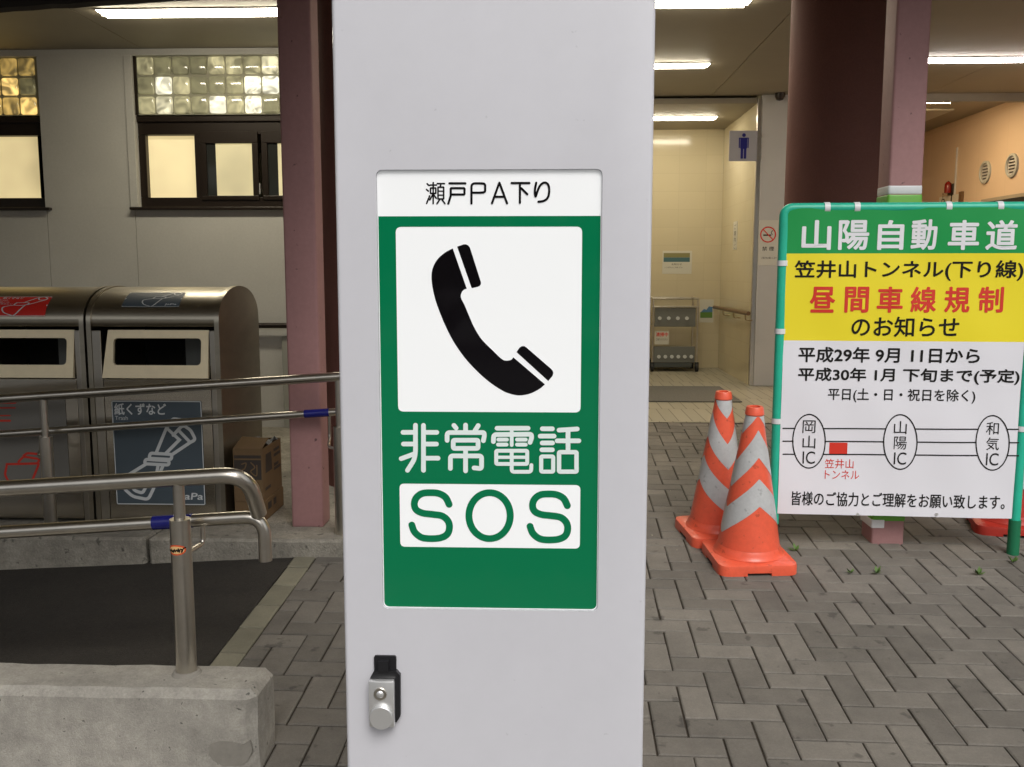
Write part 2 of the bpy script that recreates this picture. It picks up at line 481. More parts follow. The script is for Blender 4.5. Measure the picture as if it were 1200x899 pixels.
_font_cache = {}
def glyphs(body, bold=0.0, align_lines=1.0):
    key = (body, bold)
    if key not in _font_cache:
        c = bpy.data.curves.new('text', 'FONT'); c.body = body; c.offset = bold; c.resolution_u = 4; c.space_line = align_lines
        o = bpy.data.objects.new('text', c); COL.objects.link(o)
        me = bpy.data.meshes.new_from_object(o.evaluated_get(bpy.context.evaluated_depsgraph_get()))
        vs = [(v.co.x, v.co.y) for v in me.vertices]; fs = [tuple(p.vertices) for p in me.polygons]
        bpy.data.objects.remove(o); bpy.data.curves.remove(c); bpy.data.meshes.remove(me)
        xs = [v[0] for v in vs]; ys = [v[1] for v in vs]
        x0, x1, y0, y1 = min(xs), max(xs), min(ys), max(ys)
        _font_cache[key] = ([((x - x0) / (x1 - x0), (y - y0) / (y1 - y0)) for x, y in vs], fs)
    return _font_cache[key]
def write(bm, face, body, u0, v0, u1, v1, h, bold=0.0, mi=0, shear=0.0):
    """flat vinyl lettering filling a rectangle; bold thickens the strokes by stacking shifted films"""
    vs, fs = glyphs(body)
    r = bold * (v1 - v0)
    u0, u1, v0, v1 = u0 + r, u1 - r, v0 + r, v1 - r
    shifts = [(0, 0)] if not bold else [(r * cos(2 * pi * k / 8), r * sin(2 * pi * k / 8)) for k in range(8)]
    for k, (du, dv) in enumerate(shifts):
        w = [bm.verts.new(face.p(u0 + (u1 - u0) * x + shear * y * (v1 - v0) + du, v0 + (v1 - v0) * y + dv, h + k * 2.5e-5)) for x, y in vs]
        for f in fs:
            a, b, c = [vs[i] for i in f[:3]]
            ar = (b[0] - a[0]) * (c[1] - a[1]) - (b[1] - a[1]) * (c[0] - a[0])
            try:
                q = bm.faces.new([w[i] for i in (f if ar >= 0 else reversed(f))]); q.material_index = mi
            except ValueError: pass
    return bm
def write_px(bm, face, body, x0, y0, x1, y1, h, bold=0.0, mi=0, shear=0.0):
    xm, ym = (x0 + x1) / 2, (y0 + y1) / 2
    u0, u1 = face.uv(x0, ym)[0], face.uv(x1, ym)[0]
    v0, v1 = face.uv(xm, y1)[1], face.uv(xm, y0)[1]
    return write(bm, face, body, u0, v0, u1, v1, h, bold, mi, shear)
def copy_tree(o, parent=None):
    c = o.copy(); COL.objects.link(c); c.parent = parent
    for ch in [x for x in bpy.data.objects if x.parent == o and x is not c]: copy_tree(ch, c)
    return c

# ------------------------------------------------------------------ ground, pavement, ramp
FLOOR = 0.0
CEIL = 2.75
Y_TILE = at_z(800, 495, FLOOR).y
pa, pb = GM.inverted() @ ground(350, 653), GM.inverted() @ ground(240, 775)
GYAW = R(-3.115)
def to_grid(p): # metres on the pavement -> paver units
    c, s = cos(-GYAW), sin(-GYAW); return ((c * p.x - s * p.y) * 10 - 3.837, (s * p.x + c * p.y) * 10 - 32.017)
def from_grid(gx, gy, z=0.0):
    x, y = (gx + 3.837) / 10, (gy + 32.017) / 10
    c, s = cos(GYAW), sin(GYAW); return GM @ V((c * x - s * y, s * x + c * y, z))
EDGE = (to_grid(pa)[0] + to_grid(pb)[0]) / 2      # where the asphalt ramp meets the pavers
Y0G = -55                                          # pavement starts behind the camera
NEARK = to_grid(GM.inverted() @ ground(306, 890))[1] + .3   # front of the concrete upstand
TILE_G = to_grid(GM.inverted() @ V((1.2, Y_TILE, FLOOR)))[1]
XR, XL = 62, -45

def paver(bm, x0, y0, x1, y1):
    """one block with chamfered top edges"""
    if x1 - x0 < .12 or y1 - y0 < .12: return
    j, c, d = .030, .045, .05
    jx = (random.random() - .5) * .03; jz = (random.random() - .5) * .0016
    P = lambda x, y, z: bm.verts.new(from_grid(x + jx, y, z + jz))
    o = [(x0 + j, y0 + j), (x1 - j, y0 + j), (x1 - j, y1 - j), (x0 + j, y1 - j)]
    i = [(x0 + j + c, y0 + j + c), (x1 - j - c, y0 + j + c), (x1 - j - c, y1 - j - c), (x0 + j + c, y1 - j - c)]
    top = [P(x, y, 0) for x, y in i]; mid = [P(x, y, -.0028) for x, y in o]; low = [P(x, y, -.02) for x, y in o]
    bm.faces.new(top)
    for k in range(4):
        k2 = (k + 1) % 4
        bm.faces.new((mid[k], mid[k2], top[k2], top[k])); bm.faces.new((low[k], low[k2], mid[k2], mid[k]))
bm = B()
for m in range(-60, 60):
    for k in range(-120, 160):
        for (x0, y0, x1, y1) in ((k + 2 * m, k - 2 * m - 2, k + 2 * m + 1, k - 2 * m), (k + 2 * m, k - 2 * m - 3, k + 2 * m + 2, k - 2 * m - 2)):
            if x1 < XL or x0 > XR or y1 < Y0G or y0 > TILE_G: continue
            y1 = min(y1, TILE_G)
            cx, cy = (x0 + x1) / 2, (y0 + y1) / 2
            if cx < EDGE + 1 and cy < NEARK:
                if y1 > NEARK and x0 < EDGE + 1: y1 = NEARK
                if x0 < EDGE + 1 and x1 > EDGE + 1 and y1 > NEARK: x0 = EDGE + 1
                paver(bm, x0, y0, x1, y1)
            else:
                if x1 <= EDGE + 1: continue
                paver(bm, max(x0, EDGE + 1), y0, x1, y1)
struct(obj('pavement', bm, MT['paver']))
bm = B(); y = NEARK
while y < TILE_G:
    paver(bm, EDGE, y, EDGE + 1, min(y + 2, TILE_G)); y += 2
struct(obj('pavement_edging', bm, MT['edgepaver']))
bm = B()
q = [from_grid(a, b, -.0075) for a, b in ((XL, Y0G), (XR, Y0G), (XR, TILE_G), (EDGE, TILE_G), (EDGE, NEARK), (XL, NEARK))]
bm.faces.new([bm.verts.new(p) for p in q])
struct(obj('pavement_bed', bm, MT['sand']))
# asphalt ramp: level with the pavers at the edging, falling away to the left
bm = B()
def ramp_pt(gx, gy): 
    p = from_grid(gx, gy, -.003); p.z -= .057 * max(0, (EDGE - gx)) / 10; return p
NX, NY = 12, 8
RY1 = to_grid(GM.inverted() @ ground(345, 640))[1]
g = [[bm.verts.new(ramp_pt(EDGE - i * 4.5, NEARK + (RY1 - NEARK) * j / NY)) for i in range(NX + 1)] for j in range(NY + 1)]
for j in range(NY):
    for i in range(NX): bm.faces.new((g[j][i], g[j + 1][i], g[j + 1][i + 1], g[j][i + 1]))
bmesh.ops.recalc_face_normals(bm, faces=bm.faces)
for f in bm.faces:
    if f.normal.z < 0: f.normal_flip()
struct(obj('ramp', bm, MT['asphalt']))
bm = B(); s = 900
bm.faces.new([bm.verts.new(p) for p in ((-s, -s, -.62), (s, -s, -.62), (s, s, -.62), (-s, s, -.62))])
struct(obj('ground', bm, MT['lot']))

# raised walk behind the far kerb (left), tiled entrance floor (right)
YK0, YK1 = ground(300, 652).y, at_y(300, 618, 4.19).y
KZ = at_y(300, 632, YK0).z
XWALK = .15
bm = B(); box(bm, (-7, YK1 + .002, -.55), (XWALK, 8.88, KZ - .012)); struct(obj('walkway', bm, MT['concrete2']))
bm = B()
bm.faces.new([bm.verts.new(p) for p in ((XWALK, Y_TILE, FLOOR), (8, Y_TILE, FLOOR), (8, 13.5, FLOOR), (XWALK, 13.5, FLOOR))])
struct(obj('floor', bm, MT['floortile']))
ma, mb = at_z(755, 470, FLOOR + .01), at_z(868, 453, FLOOR + .01)
bm = B(); box(bm, (.75, ma.y, FLOOR + .002), (at_z(867, 470, FLOOR).x, mb.y, FLOOR + .012), .004)
tag(relocate(obj('door_mat', bm, MT['mat']), (1.2, ma.y, FLOOR)), 'long dark grey mat lying across the tiled restroom entrance', 'mat')

def rough_block(bm, lo, hi, cham=.018, step=.045, amp=.0025, chips=()):
    """cast concrete with a broken chamfer"""
    b2 = B(); box(b2, lo, hi, cham, seg=1)
    bmesh.ops.triangulate(b2, faces=b2.faces)
    for _ in range(7):
        es = [e for e in b2.edges if e.calc_length() > step * 1.6]
        if not es: break
        bmesh.ops.subdivide_edges(b2, edges=es, cuts=1)
        bmesh.ops.triangulate(b2, faces=[f for f in b2.faces if len(f.verts) > 3])
    from mathutils import noise
    for v in b2.verts:
        n = noise.noise_vector(v.co * 9) * amp * 1.3 + noise.noise_vector(v.co * 38) * amp * .7
        v.co += n
        for c, r, d in chips:
            k = (v.co - V(c)).length / r
            if k < 1: v.co += V(d) * (1 - k) * (1 + noise.noise(v.co * 30))
    merge(bm, b2); return bm

# near upstand kerb on the left
k_fr, k_bk = at_y(295, 812, ground(306, 908).y + .005), None
KTOP = k_fr.z; KY0 = k_fr.y; KY1 = at_z(240, 777, KTOP).y
KX1 = at_y(300, 890, KY0).x
bm = rough_block(B(), (-3.2, KY0, gz(-1, KY0) - .25), (KX1 + .005, KY1, KTOP), .022,
                 chips=[((KX1, KY0, KTOP - .06), .06, (-.012, .012, 0)), ((KX1, KY0, KTOP - .15), .07, (-.010, .010, 0))])
near_kerb = thing('concrete_upstand', 'thick pale concrete upstand at bottom left with patched broken corner, carrying the near handrail', 'low wall', (KX1, KY0, gz(KX1, KY0)))
obj('upstand', bm, MT['concrete'], near_kerb, True, 25)
fk = Face((0, KY0, 0), (1, 0, 0), (0, 0, 1))
pp = [fk.uv(x, y) for x, y in ((246, 872), (258, 868), (272, 869), (285, 873), (293, 868), (296, 880), (290, 892), (282, 897), (262, 898), (250, 891), (245, 884))]
bm = B(); slab(bm, fk, pp, -.006, .0015); obj('mortar_patch', bm, MT['mortar'], near_kerb)

# far kerb: two lengths with an open joint, seen behind the ramp
xj = at_y(172, 640, YK0).x
for x0, x1, lab in ((-6, xj - .008, 'left length of the low stained kerb below the trash bins'), (xj + .008, XWALK, 'right length of the low stained kerb, ending behind the phone cabinet')):
    bm = rough_block(B(), (x0, YK0, -.62), (x1, YK1, KZ), .012, step=.06)
    tag(relocate(obj('kerb', bm, MT['concrete2'], None, True, 25), (x1, YK0, gz(x1, YK0))), lab, 'kerb', 'kerb lengths along the walkway')

# ------------------------------------------------------------------ restroom building
YF = at_z(150, 57, CEIL).y            # street face with the windows
YB = at_z(878, 452, FLOOR).y          # recessed face with the entrance
YC = at_z(800, 431, FLOOR).y          # back of the corridor
XCR = at_z(878, 452, FLOOR).x         # right wall of the corridor
bld = thing('restroom_building', 'restroom building with rough grey wall, lit windows and a cream tiled entrance under its canopy', 'building', (0, YF, 0))
FW = Face((0, YF, 0), (1, 0, 0), (0, 0, 1))
def UV(px, py): return FW.uv(px, py)
w2l, w2t = UV(152, 65); w2b = UV(160, 243)[1]
w1r = (UV(46, 66)[0] + UV(50, 245)[0]) / 2
w2l = (UV(154, 66)[0] + UV(163, 243)[0]) / 2
WX1 = w2l + 2.3
bm = B()
TH = .18
fz = KZ - .012
j1, j2 = w1r + .01, w2l - .03
def wallrect(x0, x1, z0, z1): box(bm, (x0, YF, z0), (x1, YF + TH, z1))
def panelrow(xs, z0, z1):
    for a, b in zip(xs, xs[1:]): wallrect(a + .002, b - .002, z0, z1)
panelrow([-7, j1, j2, WX1, XWALK + .05], fz, w2b)          # below the windows
panelrow([-7, XWALK + .05], w2t, CEIL - .002)              # above
wallrect(w1r, w2l, w2b + .0005, w2t - .0005); wallrect(WX1, XWALK + .05, w2b + .0005, w2t - .0005); wallrect(-7, w1r - 2.2, w2b + .0005, w2t - .0005)
box(bm, (-7, YF + TH + .001, fz), (XWALK + .05, YF + TH + .03, w2b))
obj('wall', bm, MT['wall'], bld)
bm = B(); zd = UV(320, 394)[1]; box(bm, (j2 + 1.1, YF - .03, fz), (XWALK + .05, YF - .003, zd), .004); obj('dado_panel', bm, MT['walldado'], bld)

def window(x0, x1, block_mat, panes, seed):
    w = thing.__wrapped__ if False else None
    zt, zb = w2t, w2b
    zm = UV(200, 134)[1]
    bm = B(); d0, d1 = YF + .045, YF + .13
    # bronze aluminium frame: head under the blocks, sill, jambs, mullions
    zh = UV(200, 157)[1]; zs = UV(200, 231)[1]
    box(bm, (x0, d0, zh), (x1, d1, zm), .004); box(bm, (x0, d0 - .02, zm - .05), (x1, d0 - .001, zm - .01), .004)
    box(bm, (x0, d0, zb), (x1, d1, zs), .004)
    box(bm, (x0, d0 + .001, zs + .0005), (x0 + .055, d1, zh - .0005), .003); box(bm, (x1 - .055, d0 + .001, zs + .0005), (x1, d1, zh - .0005), .003)
    box(bm, (x0 + .001, d0 - .03, zm + .001), (x0 + .02, d1, zt - .002))
    fr = obj('window', bm, MT['bronze'], bld)
    for i, (a, b, kind) in enumerate(panes):
        bm = B()
        if kind == 'lit':
            box(bm, (a, d0 + .05, zs + .002), (b, d0 + .056, zh - .002)); obj('pane', bm, MT['pane'], fr)
            bm = B(); box(bm, (b + .001, d0 + .001, zs + .0005), (b + .05, d1, zh - .0005), .003); obj('mullion', bm, MT['bronze'], fr)
        else:
            # opening sash, proud of the frame, half of it clear glass over the dark reveal
            t = .045
            y0 = d0 - .012
            a2, b2 = a + .04, b
            box(bm, (a2, y0, zh - t - .02), (b2, y0 + .03, zh + .02), .004); box(bm, (a2, y0, zs - .02), (b2, y0 + .03, zs + .012), .004)
            box(bm, (a2, y0 + .001, zs + .0125), (a2 + t, y0 + .029, zh - t - .0205), .003); box(bm, (b2 - t, y0 + .001, zs + .0125), (b2, y0 + .029, zh - t - .0205), .003)
            sash = obj('sash', bm, MT['bronze'], fr)
            bm = B(); am = a2 + t + (b2 - a2 - 2 * t) * .20
            box(bm, (am, y0 + .016, zs + .013), (b2 - t, y0 + .02, zh - t - .021)); obj('pane', bm, MT['pane2'], fr)
            bm = B(); box(bm, (a2 + t, y0 + .018, zs + .013), (am - .0005, y0 + .022, zh - t - .021)); obj('pane', bm, MT['panedark'], fr)
            bm = B(); box(bm, (b2 + .004, y0 - .012, zs + .02), (b2 + .014, y0 + .01, zs + .10), .003); obj('latch', bm, MT['chrome'], fr)
    # glass blocks
    nrow = 3; bh = (zt - zm) / nrow; bw = bh * .945
    bmj = B(); box(bmj, (x0 + .02, YF + .03, zm + .0005), (x1, YF + .10, zt - .0005)); obj('block_joints', bmj, MT['gmortar'], fr)
    bm = B(); x = x0 + .025
    cols = []
    while x + bw < x1 + bw * .6: cols.append(x); x += bw
    for r_ in range(nrow):
        for c_, xx in enumerate(cols):
            e = min(xx + bw - .012, x1 - .002)
            if e - xx < .03: continue
            b2 = B(); box(b2, (xx, YF + .012, zm + r_ * bh + .008), (e, YF + .05, zm + (r_ + 1) * bh - .008), .016, seg=3); merge(bm, b2, 0)
    obj('glass_block_panel', bm, block_mat, fr, True, 50)
    # sill
    bm = B(); box(bm, (x0 - .055, YF - .045, zb - .022), (x1 + .05, YF + .04, zb - .0005), .005); obj('sill', bm, MT['bronze'], fr)
    bm = B(); box(bm, (x0 - .06, YF - .012, zb + .001), (x0 - .001, YF - .001, zt), .003); obj('architrave', bm, MT['wall'], fr)
    return fr
a1, b1 = UV(167, 195)[0], UV(226, 195)[0]
c1, c2 = UV(233, 195)[0] - .04, UV(301, 195)[0]
e1 = UV(305, 195)[0] - .04
window(w2l, WX1, MT['gblock'], [(a1, b1, 'lit'), (c1, c2, 'sash'), (e1, e1 + (c2 - c1) + .03, 'sash')], 1)
p1 = UV(50, 195)[0]
window(w1r - 2.2, w1r, MT['gblockwarm'], [(w1r - 2.1, w1r - 1.5, 'lit'), (w1r - 1.42, w1r - .82, 'lit'), (w1r - .66, w1r - .055, 'lit')], 2)

# recess: return wall, corridor walls, white jamb panel, soffits, right-hand room
XR0 = .55
bm = B()
box(bm, (XWALK + .05, YF, FLOOR + .001), (XWALK + .05 + TH, YB + .05, CEIL - .002))
box(bm, (XWALK + .05 + TH + .001, YB + .001, FLOOR + .001), (XR0, YB + .15, CEIL - .002))
obj('wall', bm, MT['wall'], bld)
CC = at_y(800, 152, YC).z                # corridor ceiling
CC = max(CC, 2.60)
bm = B(); box(bm, (XR0 - .3, YC, FLOOR + .001), (XCR + .2, YC + .15, CC + .2)); obj('corridor_wall', bm, MT['cream'], bld)
bm = B(); box(bm, (XCR, YB + .03, FLOOR + .001), (XCR + .12, YC - .001, CC + .1)); obj('corridor_wall', bm, MT['creamY'], bld)
bm = B(); box(bm, (XR0 - .12, YB + .151, FLOOR + .001), (XR0, YC - .001, CC + .1)); obj('corridor_wall', bm, MT['creamY'], bld)
bm = B(); box(bm, (XR0 + .001, YB + .03, CC), (XCR - .001, YC - .001, CC + .05)); obj('corridor_ceiling', bm, MT['ceiling'], bld)
bm = B(); box(bm, (XR0 + .001, YB - .02, at_y(820, 111, YB).z), (XCR, YB + .028, CEIL - .001)); obj('lintel', bm, MT['ceiling'], bld)
xj0, xj1 = XCR, at_y(925, 280, YB).x
bm = B(); box(bm, (xj0 + .035, YB - .02, FLOOR + .001), (xj1 + .25, YB + .12, CEIL - .001), .004); obj('jamb_panel', bm, MT['panelwhite'], bld)
bm = B(); box(bm, (xj0 - .005, YB - .012, FLOOR + .001), (xj0 + .034, YB + .029, CEIL - .03), .003); obj('door_trim', bm, MT['steel'], bld)
# right room
XRW = (at_z(1084.2, 155.1, CEIL).x + at_z(1200, 111.7, CEIL).x) / 2
bm = B(); box(bm, (XRW, 4.6, FLOOR - .2), (XRW + .15, 13.2, CEIL - .001)); obj('tiled_wall', bm, MT['orangeY'], bld)
bm = B(); box(bm, (xj1 + .251, 13.201, FLOOR + .001), (XRW + .15, 13.35, CEIL - .001)); obj('tiled_wall', bm, MT['orangeX'], bld)
bm = B(); box(bm, (xj1 + .12, YB + .121, FLOOR + .001), (xj1 + .25, 13.2, CEIL - .001)); obj('tiled_wall', bm, MT['orangeY'], bld)
bm = B(); xs = at_x(1121, 200, XRW); box(bm, (XRW - .014, xs.y - .012, FLOOR), (XRW - .001, xs.y + .012, CEIL - .3), .002); obj('joint_cover', bm, MT['panelwhite'], bld)
# canopy: ceiling panels and front beam
YE = 3.55
YEL, XEL = .5, -.50  # left canopy drawn forward out of view, added to shade the left side
bm = B()
CX = [-7, -3.0, -1.45, at_z(880, 64, CEIL).x, at_z(1130, 40, CEIL).x if False else 3.55, 9.0]
CX = sorted(CX)
CY = [YE, 5.75, YB - .021]
for xa, xb in zip(CX, CX[1:]):
    for ya, yb_ in zip(CY[:1] + CY[2:], CY[2:]):
        box(bm, (xa + .003, ya, CEIL), (xb - .003, yb_, CEIL + .03))
box(bm, (xj1, YB - .019, CEIL - .0), (9, 13.4, CEIL + .03))
obj('ceiling', bm, MT['ceiling'], bld)
bm = B(); box(bm, (-7.2, YE - .05, CEIL + .04), (9.2, 13.6, CEIL + .30)); box(bm, (-7.2, YEL, CEIL + .04), (XEL, YE - .0505, CEIL + .30)); obj('roof_slab', bm, MT['concrete'], bld)
bm = B(); box(bm, (xj1 + .26, YB - .02, CEIL - .075), (XRW - .001, YB + .05, CEIL - .001)); obj('lintel', bm, MT['ceiling'], bld)
bm = B(); box(bm, (9.01, YE, -.6), (9.2, 13.5, CEIL + .039)); box(bm, (-7.2, YE + .2, -.6), (-7.01, 13.5, CEIL + .039)); box(bm, (-7.0, 13.4, -.6), (9, 13.59, CEIL + .039)); obj('end_wall', bm, MT['wall'], bld)
bm = B(); box(bm, (XEL + .12, YE - .16, CEIL - .12), (9.2, YE - .06, CEIL + .34), .006); obj('fascia', bm, MT['panelwhite'], bld)
bm = B(); box(bm, (-7.2, YEL - .11, CEIL - .12), (XEL + .11, YEL - .003, CEIL + .34), .006); obj('fascia', bm, MT['panelwhite'], bld)  # front edge of the unseen shading extension
bm = B(); box(bm, (XEL + .003, YEL - .002, CEIL - .12), (XEL + .11, YE - .165, CEIL + .34), .006); obj('fascia', bm, MT['panelwhite'], bld)
bm = B(); box(bm, (-7, YEL + .0, CEIL), (XEL - .003, YE - .004, CEIL + .03)); obj('ceiling', bm, MT['ceiling'], bld)  # underside of the canopy part added for shade on the left

# slanting dark board under the canopy edge, top left
p0, p1 = at_y(-60, 13, 3.75), at_y(160, -1, 3.75)
d = (p1 - p0)
bm = B()
N_ = 24
top, bot = [], []
from mathutils import noise as NZ
for i in range(N_ + 1):
    t = -1.0 + 2.6 * i / N_
    p = p0 + d * t
    w_ = NZ.noise(V((t * 7, 0, 0))) * .006
    bot.append(p + V((0, 0, w_))); top.append(p + V((0, 0, .26)))
for y0 in (0, .06):
    pass
vb0 = [bm.verts.new(p) for p in bot]; vt0 = [bm.verts.new(p) for p in top]
vb1 = [bm.verts.new(p + V((0, .06, 0))) for p in bot]; vt1 = [bm.verts.new(p + V((0, .06, 0))) for p in top]
for i in range(N_):
    bm.faces.new((vb0[i], vb0[i + 1], vt0[i + 1], vt0[i])); bm.faces.new((vb1[i + 1], vb1[i], vt1[i], vt1[i + 1]))
    bm.faces.new((vb1[i], vb1[i + 1], vb0[i + 1], vb0[i])); bm.faces.new((vt0[i], vt0[i + 1], vt1[i + 1], vt1[i]))
bm.faces.new((vb0[0], vt0[0], vt1[0], vb1[0])); bm.faces.new((vb0[-1], vb1[-1], vt1[-1], vt0[-1]))
tag(relocate(obj('eaves_board', bm, MT['cable']), p0), 'dark slanting board hanging under the canopy edge at top left', 'board')

# ------------------------------------------------------------------ columns
def column(lab, px0, px1, pxb, py, wrap):
    y = ground(px0, py).y if wrap else at_y(px0, py, YK1 + .01).y
    x0, x1 = at_y(px0, py, y).x, at_y(px1, py, y).x
    z0 = gz(x0, y) - .03 if wrap else KZ - .012
    t = thing('pink_column', lab, 'column', ((x0 + x1) / 2, y, max(z0, z0)), 'pink columns under the canopy')
    bm = B(); box(bm, (x0, y, z0), (x1, y + .145, CEIL - .001), .012, seg=3); obj('shaft', bm, MT['pink'], t, True)
    if wrap:
        f = Face((x0, y, 0), (1, 0, 0), (0, 0, 1))
        def band(nm, py0, py1, m, s, zs=None):
            za, zb = f.uv(1060, py1)[1], f.uv(1060, py0)[1]
            bm = B(); e = s
            box(bm, (x0 - e, y - e, za), (x1 + e, y + .145 + e, zb), .012, seg=3); obj(nm, bm, m, t, True)
        band('white_tape_band', 216, 229, MT['tapewhite'], .0015)
        band('green_tape_band', 227, 300, MT['tapegreen'], .003)
        band('green_tape_band', 560, 612, MT['tapegreen'], .003)
        b_ = B(); za = f.uv(1040, 619)[1]; zb = f.uv(1040, 609)[1]
        box(b_, (x0 - .005, y - .005, za), (x0 + .055, y + .15, zb), .004); obj('white_tape_band', b_, MT['tapewhite'], t)
    return (x0, x1, y)
cR = column('pink square column behind the notice board, wrapped with white and green tape', 1021, 1059, 1010, 637, True)
cL = column('pink square column standing on the kerb left of the white phone cabinet', 342, 379, 388, 618, False)
for px, lab in ((977, 'thick dark maroon round column between restroom entrance and pink column'), (437, 'dark maroon round column, only a strip shows beside the phone cabinet')):
    c = at_y(px, 400, 5.25); z0 = gz(c.x, 5.25) - .05 if px > 600 else KZ - .012
    t = B(); lathe(t, [(0, z0), (.295, z0), (.295, CEIL - .002), (0, CEIL - .002)], (c.x, 5.25, 0), 64)
    tag(relocate(obj('maroon_column', t, MT['brown'], None, True), (c.x, 5.25, z0)), lab, 'column', 'round maroon columns')

# ------------------------------------------------------------------ ceiling lights
def ceiling_light(lab, xa, xb, y, z, m, wd=.115):
    t = thing('ceiling_light', lab, 'ceiling light', ((xa + xb) / 2, y, z), 'fluorescent ceiling lights')
    bm = B()
    # shallow trapezoid lens with sloping end caps
    lo, up = .028, .0
    a = [(xa + .03, y - wd / 2 + .03, z - lo), (xb - .03, y - wd / 2 + .03, z - lo), (xb - .03, y + wd / 2 - .03, z - lo), (xa + .03, y + wd / 2 - .03, z - lo)]
    b = [(xa, y - wd / 2, z - .008), (xb, y - wd / 2, z - .008), (xb, y + wd / 2, z - .008), (xa, y + wd / 2, z - .008)]
    va = [bm.verts.new(p) for p in a]; vb = [bm.verts.new(p) for p in b]
    bm.faces.new(va)
    for k in range(4): bm.faces.new((va[k], va[(k + 1) % 4], vb[(k + 1) % 4], vb[k]))
    bmesh.ops.recalc_face_normals(bm, faces=bm.faces)
    if sum(f.normal.z for f in bm.faces) > 0: bmesh.ops.reverse_faces(bm, faces=bm.faces)
    obj('diffuser', bm, m, t)
    bm = B(); box(bm, (xa - .003, y - wd / 2 - .003, z - .0078), (xb + .003, y + wd / 2 + .003, z - .0005)); obj('housing', bm, MT['fixture'], t)
    bm = B(); box(bm, (xa + .012, y - .02, z - .034), (xa + .035, y + .02, z - .02), .004); obj('lamp_socket', bm, MT['fixture'], t); bm = B(); box(bm, (xb - .035, y - .02, z - .034), (xb - .012, y + .02, z - .02), .004); obj('lamp_socket', bm, MT['fixture'], t)
pL = at_z(118, 14, CEIL); ceiling_light('fluorescent light left of the pink column, above the trash bins', pL.x, pL.x + 1.27, pL.y, CEIL, MT['lamp'], .14)
pm = at_z(879, 1, CEIL); ceiling_light('fluorescent light at the top edge, nearest above the restroom entrance', pm.x - 1.27, pm.x, pm.y, CEIL, MT['lamp'], .14)
pm = at_z(831, 75, CEIL); ceiling_light('fluorescent light just outside the entrance, middle one of three in depth', pm.x - 1.27, pm.x, pm.y, CEIL, MT['lamp'])
pm = at_z(840, 137, CC); ceiling_light('fluorescent light inside the corridor, deepest of all the lamps', pm.x - 1.0, pm.x, min(pm.y, YC - .3), CC, MT['lamp'], .12)
pr = at_z(1080, 69, CEIL); ceiling_light('cool white fluorescent light at upper right beside the pink column', pr.x, pr.x + 1.27, pr.y, CEIL, MT['lampcool'])
pr = at_z(1121, 116, CEIL); ceiling_light('warm yellow light in the tan tiled room at right', pr.x - 1.1, pr.x, pr.y, CEIL, MT['lampwarm'], .19)
q0, q1 = at_z(1118, 127, CEIL), at_z(1085, 143, CEIL)
bm = B(); box(bm, (q0.x - .9, q0.y, CEIL - .02), (q0.x, q1.y, CEIL - .002), .003)
tag(relocate(obj('ceiling_hatch', bm, MT['fixture']), (q0.x, q0.y, CEIL)), 'pale square ceiling panel behind the warm yellow light', 'ceiling panel')
pc = at_y(912, 106, YB - .02)
bm = B(); lathe(bm, [(0, -.07), (.03, -.06), (.045, -.03), (.045, 0), (0, 0)], (pc.x, YB - .09, CEIL - .001), 20)
tag(relocate(obj('ceiling_sensor', bm, MT['bronze'], None, True), (pc.x, YB - .09, CEIL)), 'small dark dome sensor on the ceiling above the white jamb', 'sensor')

# ------------------------------------------------------------------ things at the entrance
FB = Face((0, YB - .02, 0), (1, 0, 0), (0, 0, 1))
# projecting restroom sign
f = Face((0, YB - .06, 0), (1, 0, 0), (0, 0, 1))
a, b = f.uv(854, 189), f.uv(888, 153)
t = thing('restroom_sign', 'square grey restroom sign with a navy man figure projecting from the white jamb', 'sign', f.p(b[0], a[1]))
bm = B(); boxf(bm, f, a[0], a[1], b[0], b[1], -.012, 0, .002); obj('plate', bm, MT['grey'], t)
bm = B()
cx, s = f.uv(871.5, 170)[0], (b[1] - a[1]); vy = lambda k: a[1] + s * k
poly(bm, f, [(cx + .062 * s * cos(2 * pi * k / 20), vy(.85) + .062 * s * sin(2 * pi * k / 20)) for k in range(20)], .0015)
poly(bm, f, rrect(cx - .115 * s, vy(.40), cx + .115 * s, vy(.765), .05 * s), .0015)
poly(bm, f, rrect(cx - .165 * s, vy(.43), cx - .127 * s, vy(.76), .018 * s), .0015); poly(bm, f, rrect(cx + .127 * s, vy(.43), cx + .165 * s, vy(.76), .018 * s), .0015)
poly(bm, f, rrect(cx - .168 * s, vy(.735), cx + .168 * s, vy(.768), .016 * s), .0022)
poly(bm, f, rrect(cx - .095 * s, vy(.08), cx - .012 * s, vy(.42), .02 * s), .0019); poly(bm, f, rrect(cx + .012 * s, vy(.08), cx + .095 * s, vy(.42), .02 * s), .0019)
obj('man_pictogram', bm, MT['navy'], t)
bm = B()
for k in (.85, .5, .15): boxf(bm, f, b[0] - .005, vy(k) - .012, xj0 + .036, vy(k) + .012, -.01, -.002)
obj('bracket', bm, MT['steel'], t)
